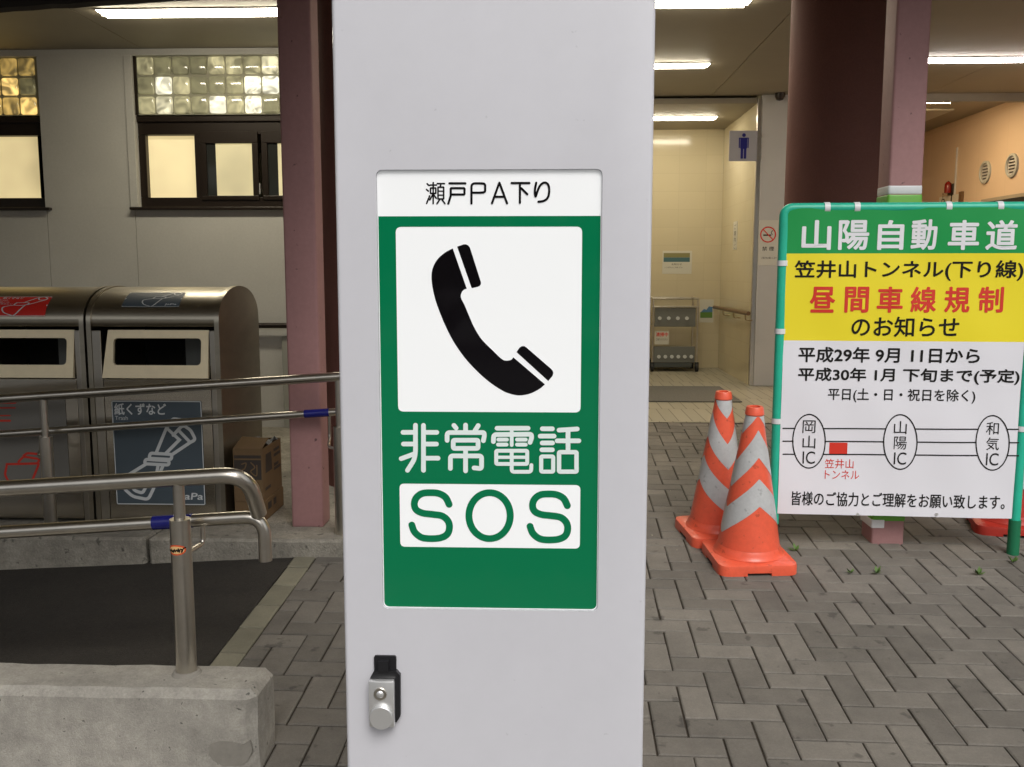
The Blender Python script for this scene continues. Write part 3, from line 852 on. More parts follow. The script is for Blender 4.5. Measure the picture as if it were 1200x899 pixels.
# no smoking notice
a, b = FB.uv(888, 311), FB.uv(913, 258)
t = thing('no_smoking_notice', 'white paper with a red no smoking circle on the white jamb beside the board', 'notice', FB.p(a[0], a[1]))
bm = B(); boxf(bm, FB, a[0], a[1], b[0], b[1], .0005, .002); obj('paper', bm, MT['paper'], t)
bm = B(); c = FB.uv(900, 275); r_ = .07
stroke(bm, FB, [(c[0] + r_ * cos(2 * pi * k / 32), c[1] + r_ * sin(2 * pi * k / 32)) for k in range(32)], .012, .003, True)
stroke(bm, FB, [(c[0] - r_ * .66, c[1] + r_ * .66), (c[0] + r_ * .66, c[1] - r_ * .66)], .010, .0034, capn=0); obj('prohibition_circle', bm, MT['ink_red'], t)
bm = B(); stroke(bm, FB, [(c[0] - .045, c[1] - .005), (c[0] + .03, c[1] - .005)], .013, .0026, capn=0); stroke(bm, FB, smooth_path([(c[0] + .04, c[1] + .0), (c[0] + .03, c[1] + .02), (c[0] + .045, c[1] + .04)]), .006, .0026); obj('cigarette', bm, MT['ink_black'], t)
bm = B(); write_px(bm, FB, '禁 煙', 893, 289, 907, 294, .003); obj('lettering', bm, MT['ink_black'], t); bm = B(); write_px(bm, FB, 'ご協力をお願いします', 892, 301, 910, 303.5, .003); obj('lettering', bm, MT['ink_black'], t)
# wall papers in the corridor
FC = Face((0, YC, 0), (1, 0, 0), (0, 0, 1))
a, b = FC.uv(776, 321), FC.uv(811, 294)
t = thing('wall_poster', 'cream poster with a teal and olive photo band on the corridor back wall', 'poster', FC.p(a[0], a[1]))
bm = B(); boxf(bm, FC, a[0], a[1], b[0], b[1], .0005, .003); obj('paper', bm, MT['paper'], t)
a2, b2 = FC.uv(777.5, 307), FC.uv(808.5, 296.5); hm = a2[1] + (b2[1] - a2[1]) * .5
bm = B(); boxf(bm, FC, a2[0], a2[1], b2[0], hm, .0031, .004); obj('picture', bm, MT['paperteal'], t)
bm = B(); boxf(bm, FC, a2[0], hm + .001, b2[0], b2[1], .0031, .004); obj('picture', bm, MT['paperolive'], t)
bm = B(); write_px(bm, FC, 'お知らせ', 787, 308.5, 799, 311, .004); obj('lettering', bm, MT['ink_black'], t); bm = B(); write_px(bm, FC, 'トイレをきれいにご利用ください', 779, 312.5, 800, 314.5, .004); obj('lettering', bm, MT['ink_black'], t)
a, b = FC.uv(819.5, 378), FC.uv(836.5, 351)
t = thing('leaflet', 'small white leaflet with a green landscape picture beside the cleaning cart', 'leaflet', FC.p(a[0], a[1]))
bm = B(); boxf(bm, FC, a[0], a[1], b[0], b[1], .0005, .003); obj('paper', bm, MT['paper'], t)
a2, b2 = FC.uv(820.5, 372.5), FC.uv(835, 359)
bm = B(); boxf(bm, FC, a2[0], a2[1], b2[0], a2[1] + (b2[1] - a2[1]) * .5, .0031, .0045); obj('picture', bm, MT['papergreen'], t)
bm = B(); pts = [(a2[0], a2[1] + .5 * (b2[1] - a2[1]) + .001)] + [(b2[0], a2[1] + .5 * (b2[1] - a2[1]) + .001), (b2[0], b2[1] - .01), ((a2[0] * .3 + b2[0] * .7), b2[1]), ((a2[0] + b2[0]) / 2, b2[1] - .04), ((a2[0] * .7 + b2[0] * .3), b2[1] - .03), (a2[0], b2[1] - .07)]
slab(bm, FC, pts, .0031, .0045); obj('picture', bm, MT['paperblue'], t)
FS = Face((XCR, YB, 0), (0, -1, 0), (0, 0, 1))     # corridor right wall, seen from the left
a, b = FS.uv(859, 293), FS.uv(864.5, 259)
bm = B(); boxf(bm, FS, a[0], a[1], b[0], b[1], .0005, .003)
t = thing('wall_notice', 'narrow upright cream notice on the corridor side wall', 'notice', FS.p(a[0], a[1]))
obj('paper', bm, MT['paper'], t)
bm = B()
for k in range(4): write(bm, FS, 'ご案内'[k % 3], a[0] + .05, b[1] - .08 - k * (b[1] - a[1]) * .23, b[0] - .05, b[1] - .03 - k * (b[1] - a[1]) * .23, .004)
obj('lettering', bm, MT['ink_black'], t)
# corridor handrail
t = thing('corridor_handrail', 'brown handrail on brackets along the corridor side wall', 'handrail', (XCR, YB, FLOOR))
pA, pB = at_x(837, 360, XCR - .07), at_x(877, 367.5, XCR - .07)
bm = B(); tube(bm, [pA, pB], .02, 12); obj('rail', bm, MT['woodrail'], t, True)
for k in (.3, .62, .93):
    p = pA.lerp(pB, k); bm = B(); tube(bm, arc_round([p - V((0, 0, .02)), p - V((0, 0, .07)), V((XCR - .002, p.y, p.z - .07))], .03), .007, 8); obj('bracket', bm, MT['brass'], t, True)

# cleaning cart
y = YC - .42
fc = Face((0, y, 0), (1, 0, 0), (0, 0, 1))
x0, x1 = fc.uv(763.5, 400)[0], fc.uv(818, 400)[0]
zt = fc.uv(790, 350)[1]
t = thing('cleaning_cart', 'grey two tier cleaning cart with spray bottles standing in the corridor', 'cart', ((x0 + x1) / 2, y, FLOOR))
dp = .34
bm = B()
for xx in (x0 + .012, x1 - .012):
    tube(bm, arc_round([(xx, y, .09), (xx, y, zt), (xx, y + dp, zt), (xx, y + dp, .09)], .03), .012, 10)
tube(bm, [(x0, y, zt), (x1, y, zt)], .012, 10); tube(bm, [(x0, y + dp, zt), (x1, y + dp, zt)], .012, 10); tube(bm, [(x0, y, zt - .09), (x1, y, zt - .09)], .012, 10)
obj('frame', bm, MT['steel'], t, True)
z1a, z1b = fc.uv(790, 383)[1], fc.uv(790, 361)[1]
bm = B(); box(bm, (x0 + .03, y + .005, z1a), (x1 - .03, y + .018, z1b), .004); box(bm, (x0 + .03, y + .0185, z1a), (x1 - .03, y + dp - .01, z1a + .02), .004); obj('basket', bm, MT['cartgrey'], t)
z2a, z2b = fc.uv(790, 425)[1], fc.uv(790, 406)[1]
bm = B(); box(bm, (x0 + .025, y + .004, z2a), (x1 - .03, y + .017, z2b), .004); box(bm, (x0 + .025, y + .0175, z2a), (x1 - .03, y + dp - .01, z2a + .02), .004); obj('basket', bm, MT['cartgrey'], t)
bm = B(); box(bm, (x0 + .03, y + .01, z2a - .055), (x1 - .06, y + dp - .02, z2a - .001), .006); obj('tub', bm, MT['carttub'], t)
for xx, yy in ((x0 + .01, y), (x1 - .01, y), (x0 + .01, y + dp), (x1 - .01, y + dp)):
    bm = B(); tube(bm, [(xx - .016, yy, FLOOR + .047), (xx + .016, yy, FLOOR + .047)], .045, 20); box(bm, (xx - .022, yy - .02, FLOOR + .05), (xx + .022, yy + .02, FLOOR + .105), .004); obj('caster', bm, MT['rubber'], t, True)
for k in range(6):
    p = fc.uv(772 + k * 7.6, 418); q_ = fc.uv(773 + k * 10.6, 373)
    for pp_, nm in ((p, 0), (q_, 1)):
        if nm and k > 3: continue
        bm = B(); c_ = fc.p(pp_[0], pp_[1] + (0 if nm == 0 else .0), .004)
        tube(bm, [c_ - fc.n * .003, c_ + fc.n * .012], .020, 14); obj('hook_knob', bm, MT['stickerwhite'], t, True)
for k in range(3):
    p = fc.uv(775 + k * 11, 370); bm = B(); lathe(bm, [(0, 0), (.03, 0), (.03, .12), (.012, .15), (.012, .18), (0, .18)], (p[0], y + .12, z1a + .021), 16)
    obj('spray_bottle', bm, MT['paper' if k != 1 else 'papergreen'], t, True)
a, b = fc.uv(767, 403.5), fc.uv(784, 388)
bm = B(); boxf(bm, fc, a[0], a[1], b[0], b[1], .002, .004); sg = obj('hanging_card', bm, MT['paper'], t)
bm = B(); write_px(bm, fc, '清掃中', 768.5, 389.5, 783, 394.5, .0046, .02); obj('lettering', bm, MT['ink_red'], sg)
bm = B(); write_px(bm, fc, 'ご協力ください', 768.5, 396.5, 782, 399, .0046); obj('lettering', bm, MT['ink_black'], sg)

# tan tiled room: round vents, red lamp, wall sign, counter window
FR = Face((XRW, 8, 0), (0, -1, 0), (0, 0, 1))
for (cx, cy, nm) in ((1155.5, 202, 'left'), (1187, 194, 'right')):
    c = FR.uv(cx, cy); o = FR.p(c[0], c[1])
    t = thing('wall_vent', 'round grey louvred vent on the tan tiled wall, %s' % ('farther one, left of its twin' if nm == 'left' else 'nearer one, right of its twin'), 'vent', o, 'round vents on the tiled wall')
    rr = .115
    bm = B(); circ = lambda r_, h_: [FR.p(c[0] + r_ * cos(2 * pi * k / 32), c[1] + r_ * sin(2 * pi * k / 32), h_) for k in range(32)]
    rings = [[bm.verts.new(p) for p in circ(a_, h_)] for a_, h_ in ((rr, .001), (rr, .02), (rr * .82, .026), (rr * .74, .012))]
    for A_, C_ in zip(rings, rings[1:]):
        for k in range(32): bm.faces.new((A_[k], A_[(k + 1) % 32], C_[(k + 1) % 32], C_[k]))
    obj('rim', bm, MT['walldado'], t, True)
    bm = B(); bm.faces.new([bm.verts.new(p) for p in circ(rr * .76, .006)]); obj('back_plate', bm, MT['panelwhite'], t)
    bm = B()
    for k in range(5): boxf(bm, FR, c[0] - rr * (.5 if abs(k - 2) < 2 else .35), c[1] + (k - 2) * rr * .27 - .006, c[0] + rr * (.5 if abs(k - 2) < 2 else .35), c[1] + (k - 2) * rr * .27 + .006, .0065, .012)
    obj('louvre', bm, MT['bronze'], t)
c = at_x(1111, 221, XRW - .05)
t = thing('alarm_lamp', 'red domed alarm lamp on the tan wall above the board', 'lamp', c)
bm = B(); lathe(bm, [(0, .085), (.02, .07), (.036, .05), (.04, 0), (.04, -.05), (0, -.05)], c, 24); obj('lens', bm, MT['redlamp'], t, True)
bm = B(); box(bm, c + V((.02, -.06, -.07)), c + V((.049, .06, .05)), .006); obj('base', bm, MT['bronze'], t)
a, b = FR.uv(1102, 243), FR.uv(1127, 227)
t = thing('accessible_sign', 'cream sign with wheelchair and figure marks below the red lamp', 'sign', FR.p(a[0], a[1]))
bm = B(); boxf(bm, FR, a[0], a[1], b[0], b[1], .001, .02, .003); obj('plate', bm, MT['paper'], t)
bm = B(); s = (b[1] - a[1])
ctr = [FR.uv(1107, 234), FR.uv(1117, 234)]
cx, cy = ctr[0]; 
stroke(bm, FR, [(cx + .03 * cos(k), cy - .02 + .03 * sin(k)) for k in [pi * .7 + j * pi * 1.2 / 12 for j in range(13)]], .010, .021)
stroke(bm, FR, [(cx, cy + .04), (cx, cy), (cx + .04, cy), (cx + .06, cy - .04)], .012, .0215); stroke(bm, FR, [(cx - .001, cy + .062), (cx + .001, cy + .062)], .022, .022)
obj('pictogram', bm, MT['ink_black'], t); bm = B()
cx, cy = ctr[1]
stroke(bm, FR, [(cx, cy + .05), (cx + .001, cy + .05)], .04, .021); stroke(bm, FR, [(cx, cy + .02), (cx, cy - .05)], .03, .0215)
obj('pictogram', bm, MT['ink_black'], t)
bm = B(); boxf(bm, FR, b[0] - .012, a[1], b[0] + .06, b[1] + .02, .001, .028, .003); obj('edge_trim', bm, MT['woodrail'], t)
a, b = FR.uv(1152, 250), FR.uv(1202, 226)
t = thing('service_window', 'dark wall opening with pale frame, cut off by the board at right edge', 'window', FR.p(a[0], a[1] - .4))
bm = B(); boxf(bm, FR, a[0], a[1] - .4, b[0] + .5, b[1], .004, .03, .004); obj('frame', bm, MT['ceiling'], t)
bm = B(); boxf(bm, FR, a[0] + .035, a[1] - .37, b[0] + .465, b[1] - .035, .0305, .033); obj('pane', bm, MT['panedark'], t)
# rail on the building wall, between bin and pink column
t = thing('wall_handrail', 'dark straight handrail on the grey wall between trash bin and pink column', 'handrail', FW.p(UV(320, 381)[0], UV(320, 381)[1]))
zr = UV(320, 381)[1]
bm = B(); tube(bm, [(UV(200, 381)[0], YF - .06, zr), (XWALK - .2, YF - .06, zr)], .021, 12); obj('rail', bm, MT['bronze'], t, True)
for k in (0, 1, 2):
    xx = UV(230, 381)[0] + k * .95; bm = B(); tube(bm, [(xx, YF - .06, zr - .015), (xx, YF - .06, zr - .05), (xx, YF - .001, zr - .05)], .008, 8); obj('bracket', bm, MT['bronze'], t, True)

# ------------------------------------------------------------------ trash bins
YBN = YK1 + .055
fb = Face((0, YBN, 0), (1, 0, 0), (0, 0, 1))
BX1 = fb.uv(259, 450)[0]
BX0 = fb.uv(104.5, 450)[0]
BW = BX1 - BX0
BD = .60
ZB0 = KZ - .011
YM = YBN + BD * .46
ZTOP = at_y(200, 335, YM).z
ZSPR = fb.uv(180, 380)[1]           # spring of the hood
ZFLAP0, ZFLAP1 = fb.uv(180, 443)[1], fb.uv(180, 387)[1]
def make_bin(x0, x1, lab):
    t = thing('trash_bin', lab, 'trash bin', ((x0 + x1) / 2, YBN + BD / 2, ZB0), 'stainless trash bins behind the handrail')
    prof = lambda inset: [(YBN + BD / 2 + (BD / 2 - inset) * -cos(a_), ZSPR + (ZTOP - ZSPR - inset) * sin(a_) ** .85) for a_ in [pi * k / 28 for k in range(29)]]
    # side cheeks with a domed head
    for xs_, sgn in ((x0, 1), (x1, -1)):
        bm = B(); pr = [(YBN, ZB0)] + prof(0) + [(YBN + BD, ZB0)]
        wv = .022
        A_ = [bm.verts.new((xs_, p[0], p[1])) for p in pr]; C_ = [bm.verts.new((xs_ + sgn * wv, p[0], p[1])) for p in pr]
        bm.faces.new(A_); bm.faces.new(list(reversed(C_)))
        for k in range(len(pr)): bm.faces.new((A_[k], C_[k], C_[(k + 1) % len(pr)], A_[(k + 1) % len(pr)]))
        bmesh.ops.recalc_face_normals(bm, faces=bm.faces); obj('side_panel', bm, MT['steelshaded'], t, True, 30)
    # hood
    a0, a1 = x0 + .0225, x1 - .0225
    bm = B(); ins = prof(.006)
    A_ = [bm.verts.new((a0, p[0], p[1])) for p in ins]; C_ = [bm.verts.new((a1, p[0], p[1])) for p in ins]
    for k in range(len(ins) - 1): bm.faces.new((A_[k], A_[k + 1], C_[k + 1], C_[k]))
    lip0 = [bm.verts.new((xx, ins[0][0] + .012, ins[0][1] - .012)) for xx in (a0, a1)]
    bm.faces.new((A_[0], C_[0], lip0[1], lip0[0]))
    bmesh.ops.recalc_face_normals(bm, faces=bm.faces); obj('hood', bm, MT['steelshaded'], t, True, 60)
    # lower door, back, floor
    bm = B(); box(bm, (a0 + .045, YBN + .004, ZB0 + .02), (a1 - .028, YBN + .02, ZFLAP0 - .006), .003); obj('door', bm, MT['steelbin'], t)
    bm = B(); box(bm, (a0, YBN + .002, ZB0 + .001), (a0 + .0425, YBN + .02, ZSPR - .03), .003); obj('front_stile', bm, MT['steel'], t); bm = B(); box(bm, (a1 - .0255, YBN + .002, ZB0 + .001), (a1, YBN + .02, ZSPR - .03), .003); obj('front_stile', bm, MT['steel'], t)
    bm = B(); box(bm, (a0, YBN + BD - .02, ZB0 + .001), (a1, YBN + BD - .006, ZSPR + .02)); box(bm, (a0 + .05, YBN + .03, ZFLAP0 - .25), (a1 - .04, YBN + BD - .03, ZFLAP0 - .24)); obj('liner', bm, MT['darkhole'], t)
    # throw-in flap, leaning out at its foot
    ff = Face((0, YBN - .012, ZFLAP0), (1, 0, 0), (0, .17, 1))
    H_ = (ZFLAP1 - ZFLAP0) * 1.01
    fa, fb_ = a0 + .047, a1 - .035
    bm = B()
    outer = [(fa - .0, 0), (fb_, 0), (fb_, H_), (fa + .022, H_)]
    hole = rrect(fa + .05, H_ * .27, fb_ - .035, H_ * .83, .022)
    poly(bm, ff, outer, .0, 0, [list(hole)])
    n_ = len(hole); v0 = [bm.verts.new(ff.p(p[0], p[1], 0)) for p in hole]; v1 = [bm.verts.new(ff.p(p[0], p[1], -.016)) for p in hole]
    for k in range(n_): bm.faces.new((v0[k], v1[k], v1[(k + 1) % n_], v0[(k + 1) % n_]))
    o4 = [bm.verts.new(ff.p(p[0], p[1], 0)) for p in outer]; i4 = [bm.verts.new(ff.p(p[0], p[1], -.02)) for p in outer]
    for k in range(4): bm.faces.new((o4[k], i4[k], i4[(k + 1) % 4], o4[(k + 1) % 4]))
    fl = obj('flap', bm, MT['steelwarm'], t)
    bm = B(); box(bm, (fa + .30, YBN + .25, ZFLAP0 + .03), (fb_ - .02, YBN + .26, ZFLAP1 - .02)); obj('inner_baffle', bm, MT['cartgrey'], t)
    return t, ff, fa, fb_
def paper_roll(bm, F_, P, w, h):
    """the twisted-paper pictogram of the waste labels, P maps its drawing units to the face"""
    paths = [([(335, 425), (398, 272), (478, 346), (392, 432)], 0), ([(398, 272), (440, 215), (505, 225)], 8), ([(440, 318), (470, 284), (545, 362), (428, 440)], 6),
             ([(470, 284), (500, 255), (548, 285), (578, 345), (545, 362)], 16),
             ([(298, 428), (432, 436), (428, 468), (290, 460)], -12), ([(268, 466), (415, 476), (412, 502), (262, 494)], -12),
             ([(268, 498), (150, 570), (120, 620), (140, 652), (190, 697), (285, 716), (322, 640), (345, 512)], 20),
             ([(185, 640), (205, 662), (250, 676), (270, 640), (300, 560)], 14), ([(375, 510), (345, 580)], 0)]
    for i, (q_, r_) in enumerate(paths):
        pts = [V(P(*p)) for p in q_]
        stroke(bm, F_, arc_round(pts, abs(r_) * 1.2 * S3, r_ < 0) if r_ else pts, w, h + i * .00012, r_ < 0)
S3 = (fb.uv(200, 530)[0] - fb.uv(190, 530)[0]) / 52.9
bin_r, ffr, fa_r, fb_r = make_bin(BX0, BX1, 'right trash bin with a slate blue trash label on its door')
# its slate label on the door
fd = Face((0, YBN + .003, 0), (1, 0, 0), (0, 0, 1))
a = fd.uv(137, 591); b = fd.uv(236, 470)
def label_sign(t, a, b, mm, ink, full=True):
    bm = B(); poly(bm, fd, rrect(a[0], a[1], b[0], b[1], .008), .0012); sg = obj('label', bm, MT[mm], t)
    bm = B(); stroke(bm, fd, rrect(a[0] + .003, a[1] + .003, b[0] - .003, b[1] - .003, .007), .004, .0017, True)
    obj('border', bm, MT[ink], sg); bm = B()
    paper_roll(bm, fd, lambda x, y: fd.uv(120 + x / 5.2875, 450 + y / 5.2875), .0155, .0017)
    obj('pictogram', bm, MT[ink], sg)
    return sg
sg = label_sign(bin_r, a, b, 'slate', 'stickerwhite')
bm = B(); write_px(bm, fd, '紙くずなど', 134, 472.5, 195, 486.5, .0018, .02); write_px(bm, fd, 'Trash', 135, 487.5, 150, 492, .0018); obj('lettering', bm, MT['stickerwhite'], sg); bm = B(); write_px(bm, fd, 'JaPa', 210, 577.5, 237.5, 588, .0026, .02, 0, .18)
obj('lettering', bm, MT['stickerwhite'], sg)
# label lying on the curved hood
def hood_label(t, pxs, mm, texts, roll=True):
    """grid sticker that follows the hood; pxs: left/right at the lower and upper edge, in x metres and hood angle"""
    (x0, x1, ang0, ang1, sh) = pxs
    pt = lambda u, v, e: V((x0 + (x1 - x0) * u, *hp(ang0 + (ang1 - ang0) * v, e)))
    def hp(a_, e): return (YBN + BD / 2 - (BD / 2 - .006 + e) * cos(a_), ZSPR + (ZTOP - ZSPR - .006 + e) * sin(a_) ** .85)
    bm = B(); n_ = 10
    g_ = [[bm.verts.new(pt(i / 4, j / n_, .0012)) for i in range(5)] for j in range(n_ + 1)]
    for j in range(n_):
        for i in range(4): bm.faces.new((g_[j][i], g_[j][i + 1], g_[j + 1][i + 1], g_[j + 1][i]))
    sg = obj('hood_label', bm, MT[mm], t)
    class Wrap:
        def p(s, u, v, h=0): return pt(u, v, .0012 + h)
    w = Wrap(); bm = B()
    stroke(bm, w, [(.01, .02), (.5, .02), (.99, .02), (.99, .5), (.99, .98), (.5, .98), (.01, .98), (.01, .5)], .018, .0006, True)
    for i, q_ in enumerate([[(.62, .62), (.80, .92), (.90, .95), (.93, .80), (.70, .52)], [(.80, .92), (.84, .78), (.93, .80)], [(.52, .62), (.70, .62), (.66, .50), (.50, .50), (.52, .62)], [(.50, .50), (.34, .40), (.36, .18), (.46, .06), (.54, .06), (.66, .50)]]):
        stroke(bm, w, smooth_path([V(p) for p in q_], 5), .022, .0008 + i * .0002)
    for body, u0, v0, u1, v1, bo in texts: write(bm, w, body, u0, v0, u1, v1, .0010, bo)
    obj('pictogram', bm, MT['stickerwhite'], sg)
hx = lambda px: at_y(px, 356, YBN + .10).x
hood_label(bin_r, (hx(150), hx(216), .42, .98, 0), 'slate', [('JaPa', .74, .08, .95, .2, .02)])
lb = copy_tree(bin_r)
for c_ in [o for o in bpy.data.objects if o.parent == lb]:
    if c_.name.startswith(('label', 'hood_label')):
        for g_ in [o for o in bpy.data.objects if o.parent == c_]: bpy.data.objects.remove(g_)
        bpy.data.objects.remove(c_)
lb.location.x -= BW + .012
lb['label'] = 'left trash bin, cut by the photo edge, with a red sticker on its hood'
hood_label(lb, (hx(-12), hx(64), .16, .78, 0), 'redsign', [('紙くずなど', .26, .84, .58, .95, .02), ('Trash', .22, .74, .36, .80, 0), ('可燃ごみ', .20, .62, .40, .69, 0), ('新聞・雑誌など', .14, .53, .46, .59, 0)])
a, b = fd.uv(-24, 575), fd.uv(76, 462)
bm = B(); poly(bm, fd, rrect(a[0], a[1], b[0], b[1], .006), .0012); sg = obj('label', bm, MT['greysign'], lb)
bm = B(); U_ = lambda x, y: fd.uv(x, y)
for q_ in ([(8, 546), (6, 556), (10, 564), (38, 563), (46, 543), (8, 544)], [(22, 541), (28, 535), (47, 538), (44, 543)], [(28, 534), (32, 531), (44, 532)]):
    stroke(bm, fd, arc_round([V(U_(*p)) for p in q_], .008), .011, .0018 + q_[0][0] * 1e-5)
for yy in (472, 478, 487, 493):
    p, q_ = U_(-18, yy), U_(18 if yy < 480 else 12, yy); stroke(bm, fd, [p, q_], .010 if yy in (472, 493) else .006, .0018)
obj('pictogram', bm, MT['ink_red'], sg)

# ------------------------------------------------------------------ carton boxes between bin and column
yc = YK1 + .10
fcb = Face((0, yc, 0), (1, 0, 0), (0, 0, 1))
x0, x1 = BX1 + .028, fcb.uv(307.5, 560)[0]
zt, zm, zb = fcb.uv(300, 527)[1], fcb.uv(300, 588)[1], ZB0
t = thing('cardboard_box', 'brown printed carton with open flaps, on top of the other carton by the bin', 'box', ((x0 + x1) / 2, yc + .16, zm), 'cartons beside the trash bin')
bm = B(); D_ = .32
for lo, hi in (((x0, yc, zm), (x1, yc + .004, zt)), ((x0, yc + D_ - .004, zm), (x1, yc + D_, zt)), ((x0, yc + .0042, zm), (x0 + .004, yc + D_ - .0042, zt)), ((x1 - .004, yc + .0042, zm), (x1, yc + D_ - .0042, zt)), ((x0 + .0042, yc + .0042, zm), (x1 - .0042, yc + D_ - .0042, zm + .004))): box(bm, lo, hi)
obj('carton', bm, MT['card'], t)
bm = B(); p = [V((x0, yc + .001, zt)), V((x1, yc + .001, zt)), V((x1 + .005, yc + .10, zt + .035)), V((x0 + .01, yc + .11, zt + .04))]
vs = [bm.verts.new(q_) for q_ in p]; vs2 = [bm.verts.new(q_ + V((0, 0, .004))) for q_ in p]
bm.faces.new(list(reversed(vs))); bm.faces.new(vs2)
for k in range(4): bm.faces.new((vs[k], vs[(k + 1) % 4], vs2[(k + 1) % 4], vs2[k]))
obj('flap', bm, MT['card'], t)
bm = B()
gr = [[bm.verts.new((x0 + .008 + (x1 - x0 - .016) * i / 6, yc + .11 + (D_ - .12) * j / 6, zt - .01 + .05 * abs(NZ.noise(V((i * .9, j * .9, 3)))))) for i in range(7)] for j in range(7)]
for j in range(6):
    for i in range(6): bm.faces.new((gr[j][i], gr[j][i + 1], gr[j + 1][i + 1], gr[j + 1][i]))
obj('plastic_liner', bm, MT['plasticbag'], t)
fp = Face((0, yc, 0), (1, 0, 0), (0, 0, 1))
w_, h_ = x1 - x0, zt - zm
bm = B(); poly(bm, fp, [(x0 + .004, zm + h_ * .42), (x1 - .004, zm + h_ * .42), (x1 - .004, zm + h_ * .80), (x0 + .004, zm + h_ * .80)], .0006)
poly(bm, fp, [(x0 + .004, zm + h_ * .83), (x1 - .004, zm + h_ * .83), (x1 - .004, zm + h_ * .89), (x0 + .004, zm + h_ * .89)], .0006)
fs = Face((x1, yc, 0), (0, 1, 0), (0, 0, 1))
poly(bm, fs, [(.05, zm + h_ * .50), (.16, zm + h_ * .50), (.15, zm + h_ * .86), (.06, zm + h_ * .86)], .0006)
for k, (u0, u1, v_) in enumerate(((.19, .29, .84), (.19, .30, .74), (.19, .27, .55), (.19, .30, .47), (.04, .13, .2))): poly(bm, fs, [(u0, zm + h_ * (v_ - .03)), (u1, zm + h_ * (v_ - .03)), (u1, zm + h_ * (v_ + .03)), (u0, zm + h_ * (v_ + .03))], .0006)
obj('print', bm, MT['card_in'], t)
bm = B()
stroke(bm, fp, smooth_path([V((x0 + w_ * a_, zm + h_ * b_)) for a_, b_ in ((.3, .72), (.45, .74), (.4, .64), (.3, .6), (.45, .52))], 5), .006, .0012); stroke(bm, fp, smooth_path([V((x0 + w_ * a_, zm + h_ * b_)) for a_, b_ in ((.62, .75), (.75, .66), (.6, .58), (.8, .5), (.82, .7))], 5), .006, .0013)
obj('print', bm, MT['card'], t)
bm = B(); box(bm, (x0 - .002, yc + .004, zb), (x1 + .004, yc + D_ + .01, zm - .001), .003)
t2 = thing('cardboard_box', 'lower carton in shade under the printed open one, on the walkway', 'box', ((x0 + x1) / 2, yc + .16, zb), 'cartons beside the trash bin')
obj('carton', bm, MT['card'], t2)
fs2 = Face((x1 + .004, yc, 0), (0, 1, 0), (0, 0, 1)); h2 = zm - zb
bm = B(); poly(bm, fs2, [(.06, zb + h2 * .45), (.12, zb + h2 * .45), (.12, zb + h2 * .8), (.06, zb + h2 * .8)], .0006); poly(bm, fs2, [(.15, zb + h2 * .45), (.2, zb + h2 * .45), (.2, zb + h2 * .8), (.15, zb + h2 * .8)], .0006); obj('print', bm, MT['card_in'], t2)

# ------------------------------------------------------------------ handrails along the ramp
def tape(nm, bm_pts, r, t): bm = B(); tube(bm, bm_pts, r, 20); return obj(nm, bm, MT['tapeblue'], t, True)
yu, yl = KY0 + .115, KY0 + .20
t = thing('ramp_handrail', 'near double steel handrail with bent ends, its post standing on the concrete upstand', 'handrail', at_y(219, 790, yu))
def line_y(xa, ya, xb, yb, yw, xs):
    A_, C_ = at_y(xa, ya, yw), at_y(xb, yb, yw)
    return lambda x: A_ + (C_ - A_) * ((x - A_.x) / (C_.x - A_.x))
LU = line_y(0, 573, 250, 558, yu, 0); LL = line_y(0, 624, 250, 608.5, yl, 0)
xe = at_y(291, 600, yu).x
xl_ = at_y(311, 650, yl).x
zE = at_y(311, 657, yl).z
jn = V((xe, yl, LL(xe).z + .012))
bm = B(); pts = arc_round([LU(-3.4), LU(xe), V((xe + .004, yl - .006, LL(xe).z + .010))], .085, n=14); tube(bm, pts, .0225, 24); obj('upper_rail', bm, MT['steel'], t, True)
bm = B(); pts = arc_round([LL(-3.4), LL(xl_), V((xl_, yl, zE))], .062, n=12); tube(bm, pts, .0188, 24, hollow=.86); obj('lower_rail', bm, MT['steel'], t, True)
pp_ = at_y(219, 788, yu)
bm = B(); zc = at_y(217, 608, yu).z
tube(bm, [(pp_.x, yu, KTOP - .01), (pp_.x, yu, zc)], .0285, 24); po = obj('post', bm, MT['steel'], t, True)
bm = B(); tube(bm, [(pp_.x, yu, zc + .0005), (pp_.x, yu, LU(pp_.x).z - .015)], .0155, 16); obj('spigot', bm, MT['steel'], po, True)
bm = B(); lathe(bm, [(.030, KTOP - .004), (.043, KTOP - .002), (.036, KTOP + .008), (.029, KTOP + .010)], (pp_.x, yu, 0), 24); obj('grout_collar', bm, MT['mortar'], po, True)
bq = at_y(236, 650, yu)
xq, zq = at_y(238, 636, yl).x, at_y(238, 637, yl).z; bm = B(); tube(bm, arc_round([(pp_.x + .012, yu + .015, zq - .004), (xq, yl, zq), (xq, yl, LL(xq).z - .012)], .018), .0072, 12); obj('bracket', bm, MT['steel'], t, True)
xa, xb = at_y(180, 613, yl).x, at_y(226, 611, yl).x
tape('blue_tape', [LL(xa), LL(xb)], .0204, t)
